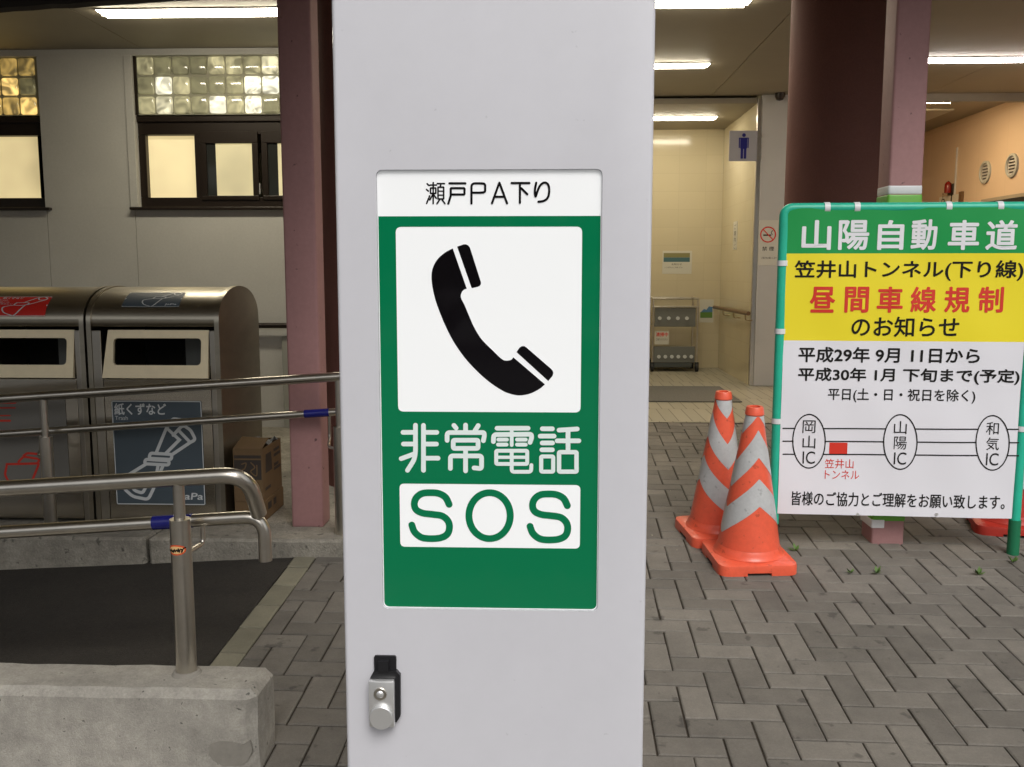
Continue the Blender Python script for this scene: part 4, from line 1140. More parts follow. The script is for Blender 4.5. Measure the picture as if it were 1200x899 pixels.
# oval sticker wrapped on the post
class Cyl:
    def __init__(s, c, r): s.c, s.r = V(c), r
    def p(s, u, v, h=0):
        a_ = u / s.r - pi / 2 - .12; return s.c + V(((s.r + h) * cos(a_), (s.r + h) * sin(a_), v))
zs = at_y(216, 644, yu - .02).z
cy = Cyl((pp_.x, yu, zs), .0287)
el = lambda a_, b_, n_=40: [(a_ * cos(2 * pi * k / n_), b_ * sin(2 * pi * k / n_)) for k in range(n_)]
def fan_strip(bm, w, a_, b_, h, n_=24):
    prev = None
    for k in range(n_ + 1):
        u = -a_ + 2 * a_ * k / n_; v = b_ * math.sqrt(max(0, 1 - (u / a_) ** 2)) + .0001
        cur = (bm.verts.new(w.p(u, -v, h)), bm.verts.new(w.p(u, v, h)))
        if prev: bm.faces.new((prev[0], cur[0], cur[1], prev[1]))
        prev = cur
bm = B(); fan_strip(bm, cy, .028, .0145, .0004); st = obj('sticker', bm, MT['ovalred'], po)
bm = B(); fan_strip(bm, cy, .023, .0105, .0008); obj('sticker_field', bm, MT['ovalyel'], st)
bm = B(); stroke(bm, cy, smooth_path([V((x, y)) for x, y in ((-.025, -.004), (-.021, -.001), (-.019, -.005), (-.015, .001), (-.013, -.005), (-.009, -.001), (-.008, -.006), (-.004, .002), (-.002, -.004), (.002, .001), (.005, -.003), (.007, .004), (.009, -.005), (.012, .003), (.016, .001), (.015, -.006), (.02, .004), (.026, .006))], 5), .0034, .0012); obj('sticker_script', bm, MT['ink_black'], st)

yf = YK0 + .10
FU = line_y(0, 467.5, 395, 441.5, yf, 0); FL_ = line_y(0, 509, 395, 482.7, yf + .07, 0)
t = thing('ramp_handrail', 'far double steel handrail along the kerb in front of the trash bins', 'handrail', (at_y(200, 640, yf).x, yf, KZ))
xe2 = at_y(440, 440, yf).x
bm = B(); tube(bm, arc_round([FU(-5.5), FU(xe2), V((xe2, yf + .07, FU(xe2).z - .12))], .06), .0215, 18); obj('upper_rail', bm, MT['steel'], t, True)
bm = B(); tube(bm, [FL_(-5.5), FL_(xe2)], .0175, 18); obj('lower_rail', bm, MT['steel'], t, True)
for px in (54, 398):
    xx = at_y(px, 520, yf).x; zz = at_y(px, 512 if px < 100 else 500, yf).z
    bm = B(); tube(bm, [(xx, yf, KZ - .01), (xx, yf, zz)], .0285, 20); po = obj('post', bm, MT['steel'], t, True)
    bm = B(); tube(bm, [(xx, yf, zz + .0005), (xx, yf, FU(xx).z - .012)], .0155, 14); obj('spigot', bm, MT['steel'], po, True)
    bm = B(); tube(bm, arc_round([(xx - .02, yf, zz - .10), (xx - .06, yf + .03, zz - .10), (xx - .06, yf + .07, zz - .06), (xx - .06, yf + .07, FL_(xx - .06).z - .01)], .02), .007, 10); obj('bracket', bm, MT['steel'], t, True)
tape('blue_tape', [FL_(at_y(357, 485, yf + .07).x), FL_(at_y(386, 483, yf + .07).x)], .0192, t)

# ------------------------------------------------------------------ notice board
YBD = cR[2] - .085
class Ripple(Face):
    def p(s, u, v, h=0.0):
        w = .0022 * sin(u * 9 + 1.3 * sin(v * 5)) + .0016 * sin(v * 13 + u * 4) + .0012 * sin(u * 23 + v * 9)
        return s.o + s.u * u + s.v * v + s.n * (h + w)
bl, brr = at_y(916, 430, YBD + .01), at_y(1195, 430, YBD - .045)
fn = Face((bl.x, bl.y, 0), (brr.x - bl.x, brr.y - bl.y, 0), (0, 0, 1))
fb2 = Ripple(fn.o, fn.u, fn.v)
ul, ut = fn.uv(921, 247); ub = fn.uv(914, 604)[1]
ul = (ul + fn.uv(913.5, 600)[0]) / 2
ur = fn.uv(1198, 430)[0]
ub = (fn.uv(913, 603)[1] + fn.uv(1195, 607)[1]) / 2
gl = fn.p(ul, 0); 
nb = thing('notice_board', 'large green framed road works notice board with white and yellow banner, standing beside the cones', 'notice board', (gl.x + .5, gl.y, gz(gl.x, gl.y)))
v1 = fn.uv(1060, 297)[1]; v2 = fn.uv(1060, 400)[1]
# banner sheet, slightly slack
def banner(bm, u0, v0, u1, v1, mi):
    nx, ny = 48, max(2, int((v1 - v0) / .025))
    g_ = [[bm.verts.new(fb2.p(u0 + (u1 - u0) * i / nx, v0 + (v1 - v0) * j / ny, .0 + .0)) for i in range(nx + 1)] for j in range(ny + 1)]
    for j in range(ny):
        for i in range(nx):
            f = bm.faces.new((g_[j][i], g_[j][i + 1], g_[j + 1][i + 1], g_[j + 1][i])); f.material_index = mi
bm = B(); banner(bm, ul, ub, ur, v2, 2); banner(bm, ul, v2, ur, v1, 1); banner(bm, ul, v1, ur, ut + .01, 0)
bmesh.ops.remove_doubles(bm, verts=bm.verts, dist=1e-5)
ban = obj('banner', bm, [MT['b_green'], MT['b_yellow'], MT['b_white']], nb, True)
def letters(body, x0, y0, x1, y1, m, bold=0.0):
    bm = B(); write_px(bm, fb2, body, x0, y0, x1, y1, .0014, bold); return obj('lettering', bm, MT[m], ban)
for ch, xa, xb in zip('山陽自動車道', (939.5, 982.5, 1028.5, 1068, 1111, 1155), (974, 1018.5, 1059.5, 1098, 1147.5, 1192)): letters(ch, xa, 258 if ch != '動' else 257, xb, 293, 'ink_white', .024)
letters('笠井山トンネル(下り線)', 931, 305, 1199, 329, 'ink_black', .018)
for ch, xa, xb in zip('昼間車線規制', (949, 989.5, 1027.5, 1067, 1107, 1146.5), (978.5, 1018, 1058, 1097.5, 1136.5, 1176)): letters(ch, xa, 336, xb, 366.5, 'ink_red', .024)
letters('のお知らせ', 997.5, 371, 1124, 395, 'ink_black', .016)
letters('平成29年 9月 11日から', 935.5, 407, 1148, 425.5, 'ink_black', .024)
letters('平成30年 1月 下旬まで(予定)', 935, 431.5, 1195, 450, 'ink_black', .024)
letters('平日(土・日・祝日を除く)', 970, 455.5, 1143, 472, 'ink_black', .012)
letters('皆様のご協力とご理解をお願い致します。', 927, 578, 1178, 594.5, 'ink_black', .012)
letters('笠井山', 966.5, 538, 1000.5, 549, 'ink_red', 0); letters('トンネル', 966.5, 551, 1007, 561.5, 'ink_red', 0)
bm = B()
PX = lambda x, y: fn.uv(x, y)
ells = [(948, 517, 19, 31.5), (1055, 518, 19.5, 32), (1163, 519, 19.5, 32)]
segs = [(917, 930), (967.5, 1036), (1074.5, 1144), (1182, 1194)]
for k, (y0, y1) in enumerate(((502, 503.2), (517, 518.8), (532.2, 534))):
    for (xa, xb) in segs:
        sl = lambda x: y0 + (y1 - y0) * (x - 917) / 277
        # meet the ovals
        off = [0, 0]
        bm_pts = []
        xa2 = xa - (2.2 if k != 1 and xa > 920 else 0) ; xb2 = xb + (2.2 if k != 1 and xb < 1190 else 0)
        stroke(bm, fb2, [PX(xa2 + (xb2 - xa2) * q / 12, sl(xa2 + (xb2 - xa2) * q / 12)) for q in range(13)], .0055, .0016, capn=0)
for cx, cy_, rx, ry in ells:
    stroke(bm, fb2, [PX(cx + rx * cos(2 * pi * k / 48), cy_ + ry * sin(2 * pi * k / 48)) for k in range(48)], .0055, .0014, True)
for (cx, cy_, _, _), (c1_, c2_) in zip(ells, (('岡', '山'), ('山', '陽'), ('和', '気'))):
    write_px(bm, fb2, c1_, cx - 7.5, cy_ - 24.5, cx + 7.5, cy_ - 9.5, .0016); write_px(bm, fb2, c2_, cx - 7.5, cy_ - 6.5, cx + 7.5, cy_ + 8.5, .0016); write_px(bm, fb2, 'IC', cx - 7.5, cy_ + 12, cx + 7, cy_ + 26.5, .0016)
obj('route_diagram', bm, MT['ink_black'], ban)
bm = B(); a, b = PX(971.5, 532), PX(993.5, 519); poly(bm, fb2, [a, (b[0], a[1]), b, (a[0], b[1])], .0010); obj('route_mark', bm, MT['ink_red'], ban)
# green pole frame
pr_ = .0225
up_l, up_r = fn.uv(914.5, 430)[0] - .002, ur + .022
zt_ = fn.uv(1060, 243)[1]
footL, footR = gz(fn.p(up_l, 0).x, fn.p(up_l, 0).y), gz(fn.p(up_r, 0).x, fn.p(up_r, 0).y)
bm = B(); tube(bm, arc_round([fn.p(up_l, footL + .11, -.02), fn.p(up_l, zt_, -.02), fn.p(up_r, zt_, -.02), fn.p(up_r, footR + .13, -.02)], .04, n=8), pr_, 20)
fr = obj('frame', bm, MT['pole'], nb, True)
for u_, ft in ((up_l, footL), (up_r, footR)):
    bm = B(); tube(bm, [fn.p(u_, ft, -.02), fn.p(u_, ft + .16, -.02)], .018 if u_ == up_l else .026, 16); obj('foot', bm, MT['polefoot'], nb, True)
def clip(p, axis):
    bm = B(); w = .012
    ring = []
    for s_ in (-w, w):
        ring.append([bm.verts.new(p + (fn.u * s_ if axis == 'u' else fn.v * s_) + ((fn.v if axis == 'u' else fn.u) * cos(a_) + fn.n * sin(a_)) * (pr_ + .003)) for a_ in [2 * pi * k / 20 for k in range(20)]])
    for k in range(20): bm.faces.new((ring[0][k], ring[1][k], ring[1][(k + 1) % 20], ring[0][(k + 1) % 20]))
    bmesh.ops.recalc_face_normals(bm, faces=bm.faces)
    obj('tie_clip', bm, MT['tapewhite'], nb, True)
for px in (970, 1005, 1112.5, 1173): clip(fn.p(fn.uv(px, 242)[0], zt_, -.02), 'u')
for py in (308.5, 388.5, 494): clip(fn.p(up_l, fn.uv(915, py)[1], -.02), 'v')
for py in (390, 503): clip(fn.p(up_r, fn.uv(1199, py)[1], -.02), 'v')
for px in (1005, 1097.5):
    u_, v_ = fn.uv(px, 602.5); bm = B(); c_ = fn.p(u_, v_, .001); tube(bm, [c_, c_ + fn.n * .003], .007, 14); obj('eyelet', bm, MT['chrome'], nb, True)

# ------------------------------------------------------------------ traffic cones
CONE_H, CONE_R0, CONE_R1, BASE = .70, .139, .031, .172
def make_cone(loc, rot, lab, body='cone', phase=0.0):
    t = thing('traffic_cone', lab, 'traffic cone', loc, 'traffic cones by the notice board')
    hb = .055
    # base: square plate, rounded corners, notch under each side
    F0 = Face(V(loc), V((1, 0, 0)), V((0, 1, 0)))
    bm = B()
    out = rrect(-BASE, -BASE, BASE, BASE, .05, 6)
    prof = [(1.0, .0), (1.0, .034), (.985, .044), (.86, .052)]
    rings = [[bm.verts.new(F0.p(p[0] * s_, p[1] * s_, z_)) for p in out] for s_, z_ in prof]
    n_ = len(out)
    for A_, C_ in zip(rings, rings[1:]):
        for k in range(n_): bm.faces.new((A_[k], A_[(k + 1) % n_], C_[(k + 1) % n_], C_[k]))
    bm.faces.new(rings[-1]); bm.faces.new(list(reversed(rings[0])))
    ob = obj('base', bm, MT[body], t, True, 40)
    # notches cut with a boolean-free trick: dark recess blocks would be fake, so cut the skirt
    cut = B()
    for k in range(4):
        b2 = B(); box(b2, (-.052, -BASE - .02, -.01), (.052, -BASE + .05, .013)); b2.transform(M4.Rotation(k * pi / 2, 4, 'Z')); b2.transform(M4.Translation(V(loc))); merge(cut, b2)
    co_ = obj('cutter', cut, MT[body])
    md = ob.modifiers.new('notch', 'BOOLEAN'); md.operation = 'DIFFERENCE'; md.object = co_; md.solver = 'EXACT'
    me = bpy.data.meshes.new_from_object(ob.evaluated_get(bpy.context.evaluated_depsgraph_get()))
    ob.modifiers.clear(); ob.data = me; bpy.data.objects.remove(co_)
    me.shade_smooth(); me.set_sharp_from_angle(angle=R(40))
    # skirt of the cone and body with chevron bands; mesh rows follow the band edges
    N_ = 96
    cent = V(loc)
    rad = lambda z: CONE_R0 + (CONE_R1 - CONE_R0) * (z - hb) / (CONE_H - hb)
    bm = B(); lathe(bm, [(BASE * .86, .052), (.153, .0535), (.144, .060), (CONE_R0 + .002, .075), (rad(.09), .09)], cent, 64); 
    obj('skirt', bm, MT[body], t, True, 50)
    tri = lambda a_: 1 - 2 * abs(((a_ / (pi)) % 1.0) - .5) * 2      # 2 peaks round the cone, -1..1
    amp = .072
    tb = [.115, .255, .435, .575, .755]                             # band edges, share of the height from the top
    z_top = CONE_H
    zz = lambda t_: z_top - t_ * (CONE_H - hb)
    rows = []
    for k in range(N_ + 1):
        a_ = 2 * pi * k / N_
        w = tri(a_ + phase) * amp
        edges = [zz(.055)] + [min(zz(.0551), zz(tt) + w * (.62 if i == 0 else 1)) for i, tt in enumerate(tb)]
        rows.append((a_, edges))
    sl = B(); bo = B()
    pos = lambda a_, z, e=0: cent + V(((rad(z) + e) * cos(a_), (rad(z) + e) * sin(a_), z))
    def patch(bm, ga, gb, e):
        sub = 4
        cols = []
        for k in range(N_ + 1):
            a_, ed = rows[k % N_][0] if k < N_ else rows[0][0], rows[k % N_][1]
            za, zb_ = ga(ed), gb(ed)
            cols.append([bm.verts.new(pos(a_, za + (zb_ - za) * j / sub, e)) for j in range(sub + 1)])
        for k in range(N_):
            for j in range(sub): bm.faces.new((cols[k][j], cols[k][j + 1], cols[k + 1][j + 1], cols[k + 1][j]))
        bmesh.ops.remove_doubles(bm, verts=bm.verts, dist=1e-6)
    # plastic body straight through; reflective sheeting 1 mm proud of it
    lathe(bo, [(rad(.0905), .0905), (rad(zz(.056)), zz(.056)), (rad(zz(.056)) + .004, zz(.05)), (CONE_R1 + .006, CONE_H - .006), (CONE_R1 + .003, CONE_H), (CONE_R1 - .008, CONE_H), (CONE_R1 - .010, CONE_H - .05)], cent, 64)
    obj('cone_body', bo, MT[body], t, True, 40)
    for i0, i1 in ((0, 1), (2, 3), (4, 5)):
        sl = B(); patch(sl, lambda ed: ed[i0] - (.0015 if i0 == 0 else 0), lambda ed: ed[i1], .0012)
        bmesh.ops.recalc_face_normals(sl, faces=sl.faces); obj('reflective_band', sl, MT['refl'], t, True, 60)
    # stand it on the sloping pavement, turned
    t.rotation_mode = 'QUATERNION'
    t.rotation_quaternion = V((0, 0, 1)).rotation_difference(GN) @ M4.Rotation(rot, 4, 'Z').to_quaternion()
    return t
g1 = ground(876, 658)
c1 = make_cone(g1, R(5), 'front orange traffic cone with grey chevron bands, nearest the camera', phase=R(90 + 90 - 10 + 5))
g2 = ground(841, 627)
c2 = make_cone(g2, R(8), 'rear orange traffic cone, behind and left of the front one', phase=R(90 + 38 - 42))
g3 = ground(1180, 617)
c3 = make_cone(g3, R(-14), 'dull red cone half hidden behind the lower right of the board', 'cone_old', phase=.4)

# ------------------------------------------------------------------ emergency phone cabinet
CW = .455
zc_ = CW * F / 364
YP = None
# find the plane distance that gives the seen width
lo_, hi_ = .8, 2.2
for _ in range(40):
    YP = (lo_ + hi_) / 2
    w_ = at_y(761, 450, YP).x - at_y(397, 450, YP).x
    if w_ < CW: lo_ = YP
    else: hi_ = YP
fcab = Face((0, YP, 0), (1, 0, 0), (0, .010, 1))
xL = sum(fcab.uv(x, y)[0] for x, y in ((388, 0), (397, 450), (406, 899))) / 3
xR = sum(fcab.uv(x, y)[0] for x, y in ((767, 0), (761.5, 450), (755, 899))) / 3
gzc = gz(0, YP)
cab = thing('emergency_phone_cabinet', 'tall light grey roadside emergency phone cabinet with green SOS sign panel', 'emergency phone', ((xL + xR) / 2, YP + .15, gzc))
VT, VB = 2.02, gzc + .06
pan = [fcab.uv(441, 199), fcab.uv(706, 198), fcab.uv(700.5, 716), fcab.uv(448, 714)]
pu0, pu1 = (pan[0][0] + pan[3][0]) / 2, (pan[1][0] + pan[2][0]) / 2
pv1, pv0 = (pan[0][1] + pan[1][1]) / 2, (pan[2][1] + pan[3][1]) / 2
er = .007
bm = B()
hole = rrect(pu0, pv0, pu1, pv1, .0095, 8)
poly(bm, fcab, [(xL + er, VB), (xR - er, VB), (xR - er, VT), (xL + er, VT)], 0, 0, [hole])
n_ = len(hole); v0 = [bm.verts.new(fcab.p(p[0], p[1], 0)) for p in hole]; v1_ = [bm.verts.new(fcab.p(p[0], p[1], -.007)) for p in hole]
for k in range(n_): bm.faces.new((v0[k], v0[(k + 1) % n_], v1_[(k + 1) % n_], v1_[k]))
DP = .30
side = [(xL + er, 0)] + [(xL + er - er * sin(a_), -er + er * cos(a_)) for a_ in [pi / 2 * k / 6 for k in range(1, 7)]]
back = [(xL, -DP), (xR, -DP)]
sideR = [(xR - er + er * sin(a_), -er + er * cos(a_)) for a_ in [pi / 2 * k / 6 for k in range(6, 0, -1)]] + [(xR - er, 0)]
outl = side + back + sideR
A_ = [bm.verts.new(fcab.p(u, VB, h)) for u, h in outl]; C_ = [bm.verts.new(fcab.p(u, VT, h)) for u, h in outl]
for k in range(len(outl) - 1): bm.faces.new((A_[k], C_[k], C_[k + 1], A_[k + 1]))
apex = [bm.verts.new(fcab.p(u * .98 + (xL + xR) / 2 * .02, VT + .03, h * .98 - .003)) for u, h in outl]
for k in range(len(outl)): bm.faces.new((C_[k], apex[k], apex[(k + 1) % len(outl)], C_[(k + 1) % len(outl)]))
bm.faces.new(apex); bm.faces.new(list(reversed(A_)))
bmesh.ops.remove_doubles(bm, verts=bm.verts, dist=1e-5)
bmesh.ops.recalc_face_normals(bm, faces=bm.faces)
obj('cabinet_body', bm, MT['cabinet'], cab, True, 40)
bm = B(); boxf(bm, fcab, xL - .03, gzc - .12, xR + .03, VB - .001, -DP - .03, .03, .01); obj('plinth', bm, MT['concrete'], cab)
# sign panel
bm = B(); slab(bm, fcab, rrect(pu0 + .0004, pv0 + .0004, pu1 - .0004, pv1 - .0004, .0092, 8), -.010, -.0055); sp_ = obj('sign_panel', bm, MT['acrylic'], cab)
Q = lambda x, y: fcab.uv(x, y)
uvx = lambda x, y=450: fcab.uv(x, y)[0]
uvy = lambda y, x=573: fcab.uv(x, y)[1]
HG = -.0052
wl, wr, wt, wb = uvx(464.5, 375), uvx(681.5, 375), uvy(265.5), uvy(483.5)
sl_, sr_, st_, sb_ = uvx(468, 605), uvx(680, 605), uvy(568.5), uvy(643)
bm = B()
gt = uvy(253)
outer = [p for p in rrect(pu0 + .0016, pv0 + .0016, pu1 - .0016, gt + .05, .009, 8)]
outer = [(p[0], min(p[1], gt)) for p in outer]
oo = []
for p in outer:
    if not oo or (abs(p[0] - oo[-1][0]) + abs(p[1] - oo[-1][1])) > 1e-6: oo.append(p)
o2 = []
m_ = len(oo)
tops = [p for p in oo if p[1] >= gt - 1e-9]
rest = [p for p in oo if p[1] < gt - 1e-9]
oo = rest + [(pu1 - .0016, gt), (pu0 + .0016, gt)]
# keep order: bottom arcs come first as (left..right)
poly(bm, fcab, sorted_oo if False else oo, HG, 0, [rrect(wl, wb, wr, wt, .0085, 6), rrect(sl_, sb_, sr_, st_, .0075, 6)])
obj('green_film', bm, MT['film_green'], sp_)
# handset symbol
zx = lambda p: Q(480 + p[0] / 4.085, 260 + p[1] / 4.085)
body_ = [(205, 127), (170, 145), (135, 175), (112, 212), (103, 255), (107, 310), (122, 375), (145, 440), (175, 510), (215, 585), (265, 655), (320, 715), (380, 768), (440, 808), (480, 825), (525, 833), (575, 825), (620, 803), (648, 780), (496, 650), (485, 662), (462, 666), (440, 658), (400, 620), (345, 565), (310, 510), (285, 455), (262, 400), (244, 362), (248, 338), (258, 326), (272, 320)]
sharp = {(205, 127), (648, 780), (496, 650), (272, 320)}
def mixpath(pts):
    out_ = []; run = []
    n2 = len(pts); st0 = 0
    runs = []; cur = [pts[0]]
    for p in pts[1:] + [pts[0]]:
        cur.append(p)
        if p in sharp: runs.append(cur); cur = [p]
    for r_ in runs:
        out_ += [tuple(q_) for q_ in (smooth_path([V(p) for p in r_], 5)[:-1] if len(r_) > 2 else [V(r_[0])])]
    return out_
bm = B(); poly(bm, fcab, [zx(p) for p in mixpath(body_)], HG)
poly(bm, fcab, [zx(p) for p in ((226, 118), (258, 107), (268, 107), (279, 112), (287, 122), (292, 137), (340, 288), (340, 299), (334, 307), (326, 311), (296, 318))], HG)
poly(bm, fcab, [zx(p) for p in ((511, 625), (526, 603), (536, 597), (548, 596), (558, 602), (677, 705), (686, 716), (688, 727), (684, 740), (664, 764))], HG)
obj('handset_symbol', bm, MT['film_black'], sp_)
# 非常電話
zz5 = lambda p: V(Q(455 + p[0] / 5.106, 480 + p[1] / 5.106))
mm_ = (Q(560, 520)[0] - Q(550, 520)[0]) / 10     # metres per photo pixel here
S5 = mm_ / 5.106
bm = B(); lvl = [0]
def K(*pts, w=28, closed=False, r=14):
    lvl[0] += 1
    P_ = [zz5(p) for p in pts]
    if len(P_) > 2: P_ = arc_round(P_, r * S5, closed, 5)
    stroke(bm, fcab, P_, w * S5, HG + .00004 * lvl[0], closed)
K((160, 97), (160, 262), (152, 305), (112, 368), r=60); K((85, 140), (158, 140)); K((88, 210), (158, 210)); K((74, 298), (150, 270))
K((208, 98), (208, 368)); K((210, 140), (288, 140)); K((210, 210), (286, 210)); K((210, 295), (296, 295))
K((391, 98), (404, 114)); K((461, 96), (461, 135)); K((537, 99), (517, 130)); K((350, 188), (350, 141), (572, 141), (574, 160), (568, 190), r=18)
K((387, 187), (536, 187), (536, 236), (387, 236), closed=True, r=10); K((461, 240), (461, 371)); K((370, 356), (370, 281), (557, 281), (557, 358), (512, 353), r=16)
K((650, 115), (836, 115)); K((628, 195), (630, 153), (856, 151), (858, 172), (848, 200), r=18); K((738, 117), (738, 216), w=22)
K((658, 183), (709, 183), w=23); K((656, 213), (707, 213), w=23); K((770, 183), (822, 183), w=23); K((770, 213), (822, 213), w=23)
K((645, 250), (831, 250), (831, 329), (645, 329), closed=True, r=8, w=23); K((646, 289), (830, 289), w=20); K((738, 252), (738, 376), (854, 376), (856, 336), r=16, w=23)
K((922, 118), (982, 118)); K((909, 162), (992, 162)); K((921, 203), (983, 203)); K((919, 244), (982, 244)); K((915, 284), (987, 284), (987, 375), (915, 375), closed=True, r=8, w=24)
K((1022, 126), (1131, 119)); K((1076, 128), (1076, 255)); K((1011, 190), (1141, 190)); K((1022, 258), (1127, 258), (1127, 375), (1022, 375), closed=True, r=8, w=26)
obj('lettering', bm, MT['film_white'], sp_)
bm = B()
def S_(dx, dy):
    lvl[0] += 1
    P_ = smooth_path([zz5((x + dx, y + dy)) for x, y in ((362, 572), (340, 530), (300, 507), (252, 502), (200, 507), (165, 533), (153, 570), (165, 605), (205, 625), (260, 632), (320, 642), (355, 672), (364, 712), (350, 752), (310, 773), (250, 778), (195, 770), (155, 738), (138, 696))], 6)
    stroke(bm, fcab, P_, 42 * S5, HG + .0002)
S_(0, 0); S_(710, 8)
stroke(bm, fcab, [zz5((605 + 124 * cos(2 * pi * k / 72), 640 + 138 * sin(2 * pi * k / 72))) for k in range(72)], 42 * S5, HG + .0002, True)
obj('lettering', bm, MT['film_green'], sp_)
# 瀬戸PA下り
z6 = lambda p: V(Q(480 + p[0] / 6, 200 + p[1] / 6)); S6 = mm_ / 6
bm = B(); lvl[0] = 0
def K6(*pts, w=15.5, r=0, closed=False):
    lvl[0] += 1
    P_ = [z6(p) for p in pts]
    if len(P_) > 2 and r: P_ = arc_round(P_, r * S6, closed, 6)
    stroke(bm, fcab, P_, w * S6, HG + .00003 * lvl[0], closed)
n9 = 11
K6((120, 90), (134, 103), w=n9); K6((115, 130), (129, 142), w=n9); K6((116, 229), (138, 175), w=n9)
K6((141, 99), (185, 99), w=n9); K6((163, 82), (163, 230), w=n9); K6((144, 120), (181, 120), (181, 158), (144, 158), w=n9, closed=True, r=2); K6((160, 166), (139, 203), w=n9); K6((166, 166), (184, 192), w=n9)
K6((192, 89), (242, 89), w=n9); K6((217, 91), (213, 112), w=n9); K6((197, 114), (237, 114), (237, 197), (197, 197), w=n9, closed=True, r=2); K6((199, 142), (235, 142), w=9); K6((199, 170), (235, 170), w=9); K6((208, 203), (190, 230), w=n9); K6((226, 203), (246, 230), w=n9)
K6((278, 87), (390, 87)); K6((287, 166), (384, 166), (384, 121), (287, 121), (287, 175), (270, 229), r=8)
K6((433, 229), (433, 87), (498, 87), (530, 90), (530, 150), (498, 153), (436, 153), r=26)
K6((578, 227), (630, 82), (684, 227), r=3); K6((600, 182), (662, 182))
K6((717, 85), (842, 85)); K6((775, 87), (775, 224)); K6((785, 122), (827, 164))
lvl[0] += 1
stroke(bm, fcab, smooth_path([z6(p) for p in ((890, 83), (882, 125), (881, 160), (887, 178), (900, 140), (920, 100), (948, 82), (973, 95), (982, 135), (973, 185), (945, 210), (906, 217))], 6), 15.5 * S6, HG + .0007)
obj('lettering', bm, MT['film_black'], sp_)
# door lock
lz = lambda x, y: Q(390 + x / 6.033, 750 + y / 6.033)
def lrect(x0, y0, x1, y1, r): 
    a_, b_ = lz(x0, y1), lz(x1, y0); return rrect(a_[0], a_[1], b_[0], b_[1], r, 5)
lk = B(); slab(lk, fcab, lrect(297, 107, 450, 290, .0035), .0, .004)
o_ = [lz(*p) for p in ((272, 250), (298, 205), (455, 205), (482, 235), (484, 520), (458, 562), (272, 540))]
slab(lk, fcab, o_, .0, .009); lock = obj('door_lock', lk, MT['lockblack'], cab)
bm = B(); slab(bm, fcab, lrect(330, 130, 402, 200, .001), .004, .012); obj('hinge_lug', bm, MT['lockblack'], lock)
bm = B(); a_, b_ = lz(274, 575), lz(446, 255); boxf(bm, fcab, a_[0], a_[1], b_[0], b_[1], .0092, .020, .0022); obj('lock_cover', bm, MT['chrome'], lock, True, 40)
c_ = lz(352, 340); bm = B(); P0 = fcab.p(c_[0], c_[1], .020); 
def disc(bm, cc, r0, h0, h1, bev=.0008):
    rings = []
    for r_, h_ in ((r0, h0), (r0, h1 - bev), (r0 - bev, h1)): rings.append([bm.verts.new(fcab.p(cc[0] + r_ * cos(2 * pi * k / 32), cc[1] + r_ * sin(2 * pi * k / 32), h_)) for k in range(32)])
    for X_, Y_ in zip(rings, rings[1:]):
        for k in range(32): bm.faces.new((X_[k], X_[(k + 1) % 32], Y_[(k + 1) % 32], Y_[k]))
    bm.faces.new(rings[-1])
disc(bm, c_, 47 / 6.033 * mm_, .0202, .0225); obj('key_cylinder', bm, MT['steel'], lock, True, 30)
bm = B(); disc(bm, (c_[0], c_[1]), 27 / 6.033 * mm_, .0226, .0245, .002); obj('key_core', bm, MT['chrome'], lock, True, 60)
bm = B(); c2_ = lz(362, 497); disc(bm, c2_, 86 / 6.033 * mm_, .0202, .0275, .0012); obj('knob', bm, MT['chrome'], lock, True, 30)

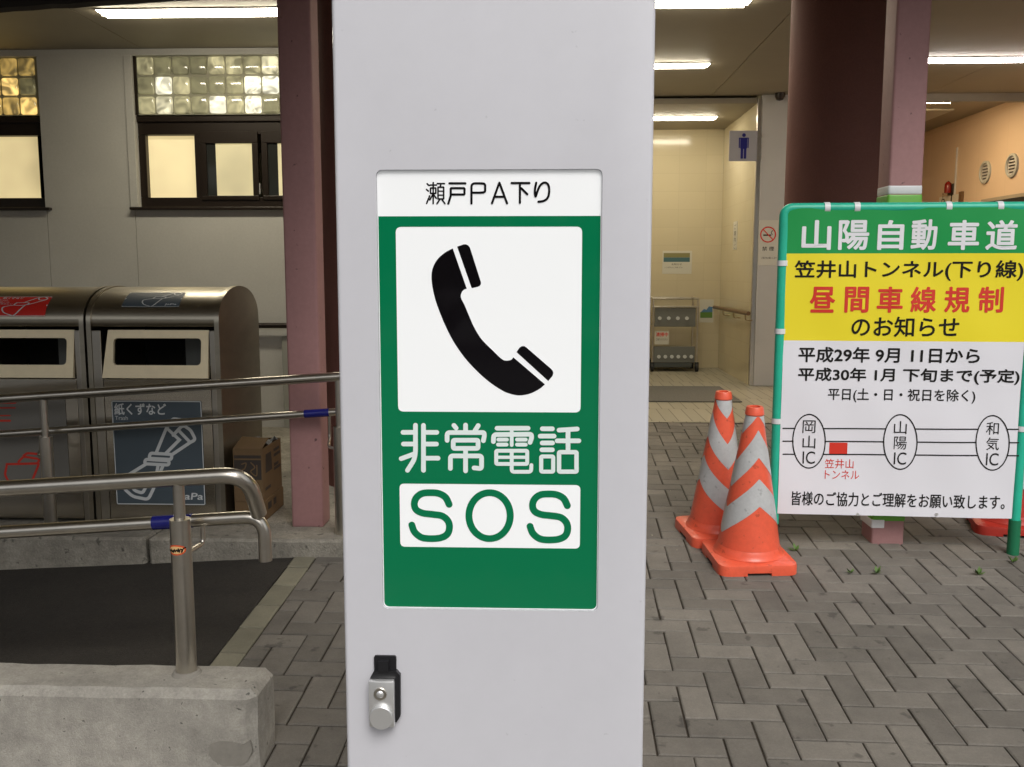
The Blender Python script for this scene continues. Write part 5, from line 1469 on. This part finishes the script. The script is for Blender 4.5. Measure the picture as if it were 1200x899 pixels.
# ------------------------------------------------------------------ weeds in the paver joints
for i, (px, py, lab) in enumerate(((933, 646, 'tiny dark green weed in the joint right of the front cone'), (997, 672, 'small sparse weed in the paving, left of the bushier one'), (1027, 672, 'bushiest small weed in the paving below the tape wrapped column'), (1147, 674, 'small weed in the paving below the board, right of centre'), (1187, 659, 'taller weed in the paving by the right foot of the board'))):
    g = ground(px, py); bm = B(); rnd = random.Random(40 + i)
    for k in range(9 if i in (0, 1) else 15):
        a_ = rnd.random() * 2 * pi; l = .012 + rnd.random() * .026; el_ = .25 + rnd.random() * .9
        d = V((cos(a_) * cos(el_), sin(a_) * cos(el_), sin(el_))); sd = V((-sin(a_), cos(a_), 0)) * l * .22
        b0 = g + d * l * .3
        bm.faces.new([bm.verts.new(p) for p in (g + d * .001, b0 + d * l * .3 - sd, g + d * l * 1.2, b0 + d * l * .3 + sd)])
    tag(relocate(obj('weed', bm, MT['leaf']), g), lab, 'weed', 'weeds in the paving joints')

# ------------------------------------------------------------------ grit and crumbs lying on the pavement
bm = B(); rnd = random.Random(11)
for k in range(420):
    gx, gy = rnd.uniform(EDGE + 1, XR * .7), rnd.uniform(8, TILE_G - 4)
    p = from_grid(gx, gy, .001); r_ = .0012 + .0028 * rnd.random() ** 3
    q = bmesh.ops.create_icosphere(bm, subdivisions=1, radius=r_)
    for v in q['verts']: v.co = p + V((v.co.x * rnd.uniform(.7, 1.4), v.co.y, v.co.z * .6))
gr_ = obj('grit', bm, MT['grit']); gr_['kind'] = 'stuff'
# ------------------------------------------------------------------ unseen tree belt, added behind the camera to darken the sign panel's reflections
bm = B(); rnd = random.Random(5)
for k in range(34):
    cx, cy, hh = -30 + k * 1.8 + rnd.random(), -24 - rnd.random() * 6, 5 + rnd.random() * 4
    for _ in range(260):
        while True:
            q = V((rnd.uniform(-1, 1), rnd.uniform(-1, 1), rnd.uniform(-1, 1)))
            if q.length < 1: break
        p = V((cx + q.x * 2.2, cy + q.y * 2.2, hh * .5 + q.z * hh * .5 - .2)); a_ = V((rnd.uniform(-1, 1), rnd.uniform(-1, 1), rnd.uniform(-1, 1))).normalized() * .38; b_ = a_.cross(V((rnd.uniform(-1, 1), rnd.uniform(-1, 1), rnd.uniform(-1, 1)))).normalized() * .26
        bm.faces.new([bm.verts.new(v) for v in (p - a_, p - b_, p + a_, p + b_)])
wb_ = obj('reflection_trees', bm, MT['treeleaf']); wb_['kind'] = 'stuff'
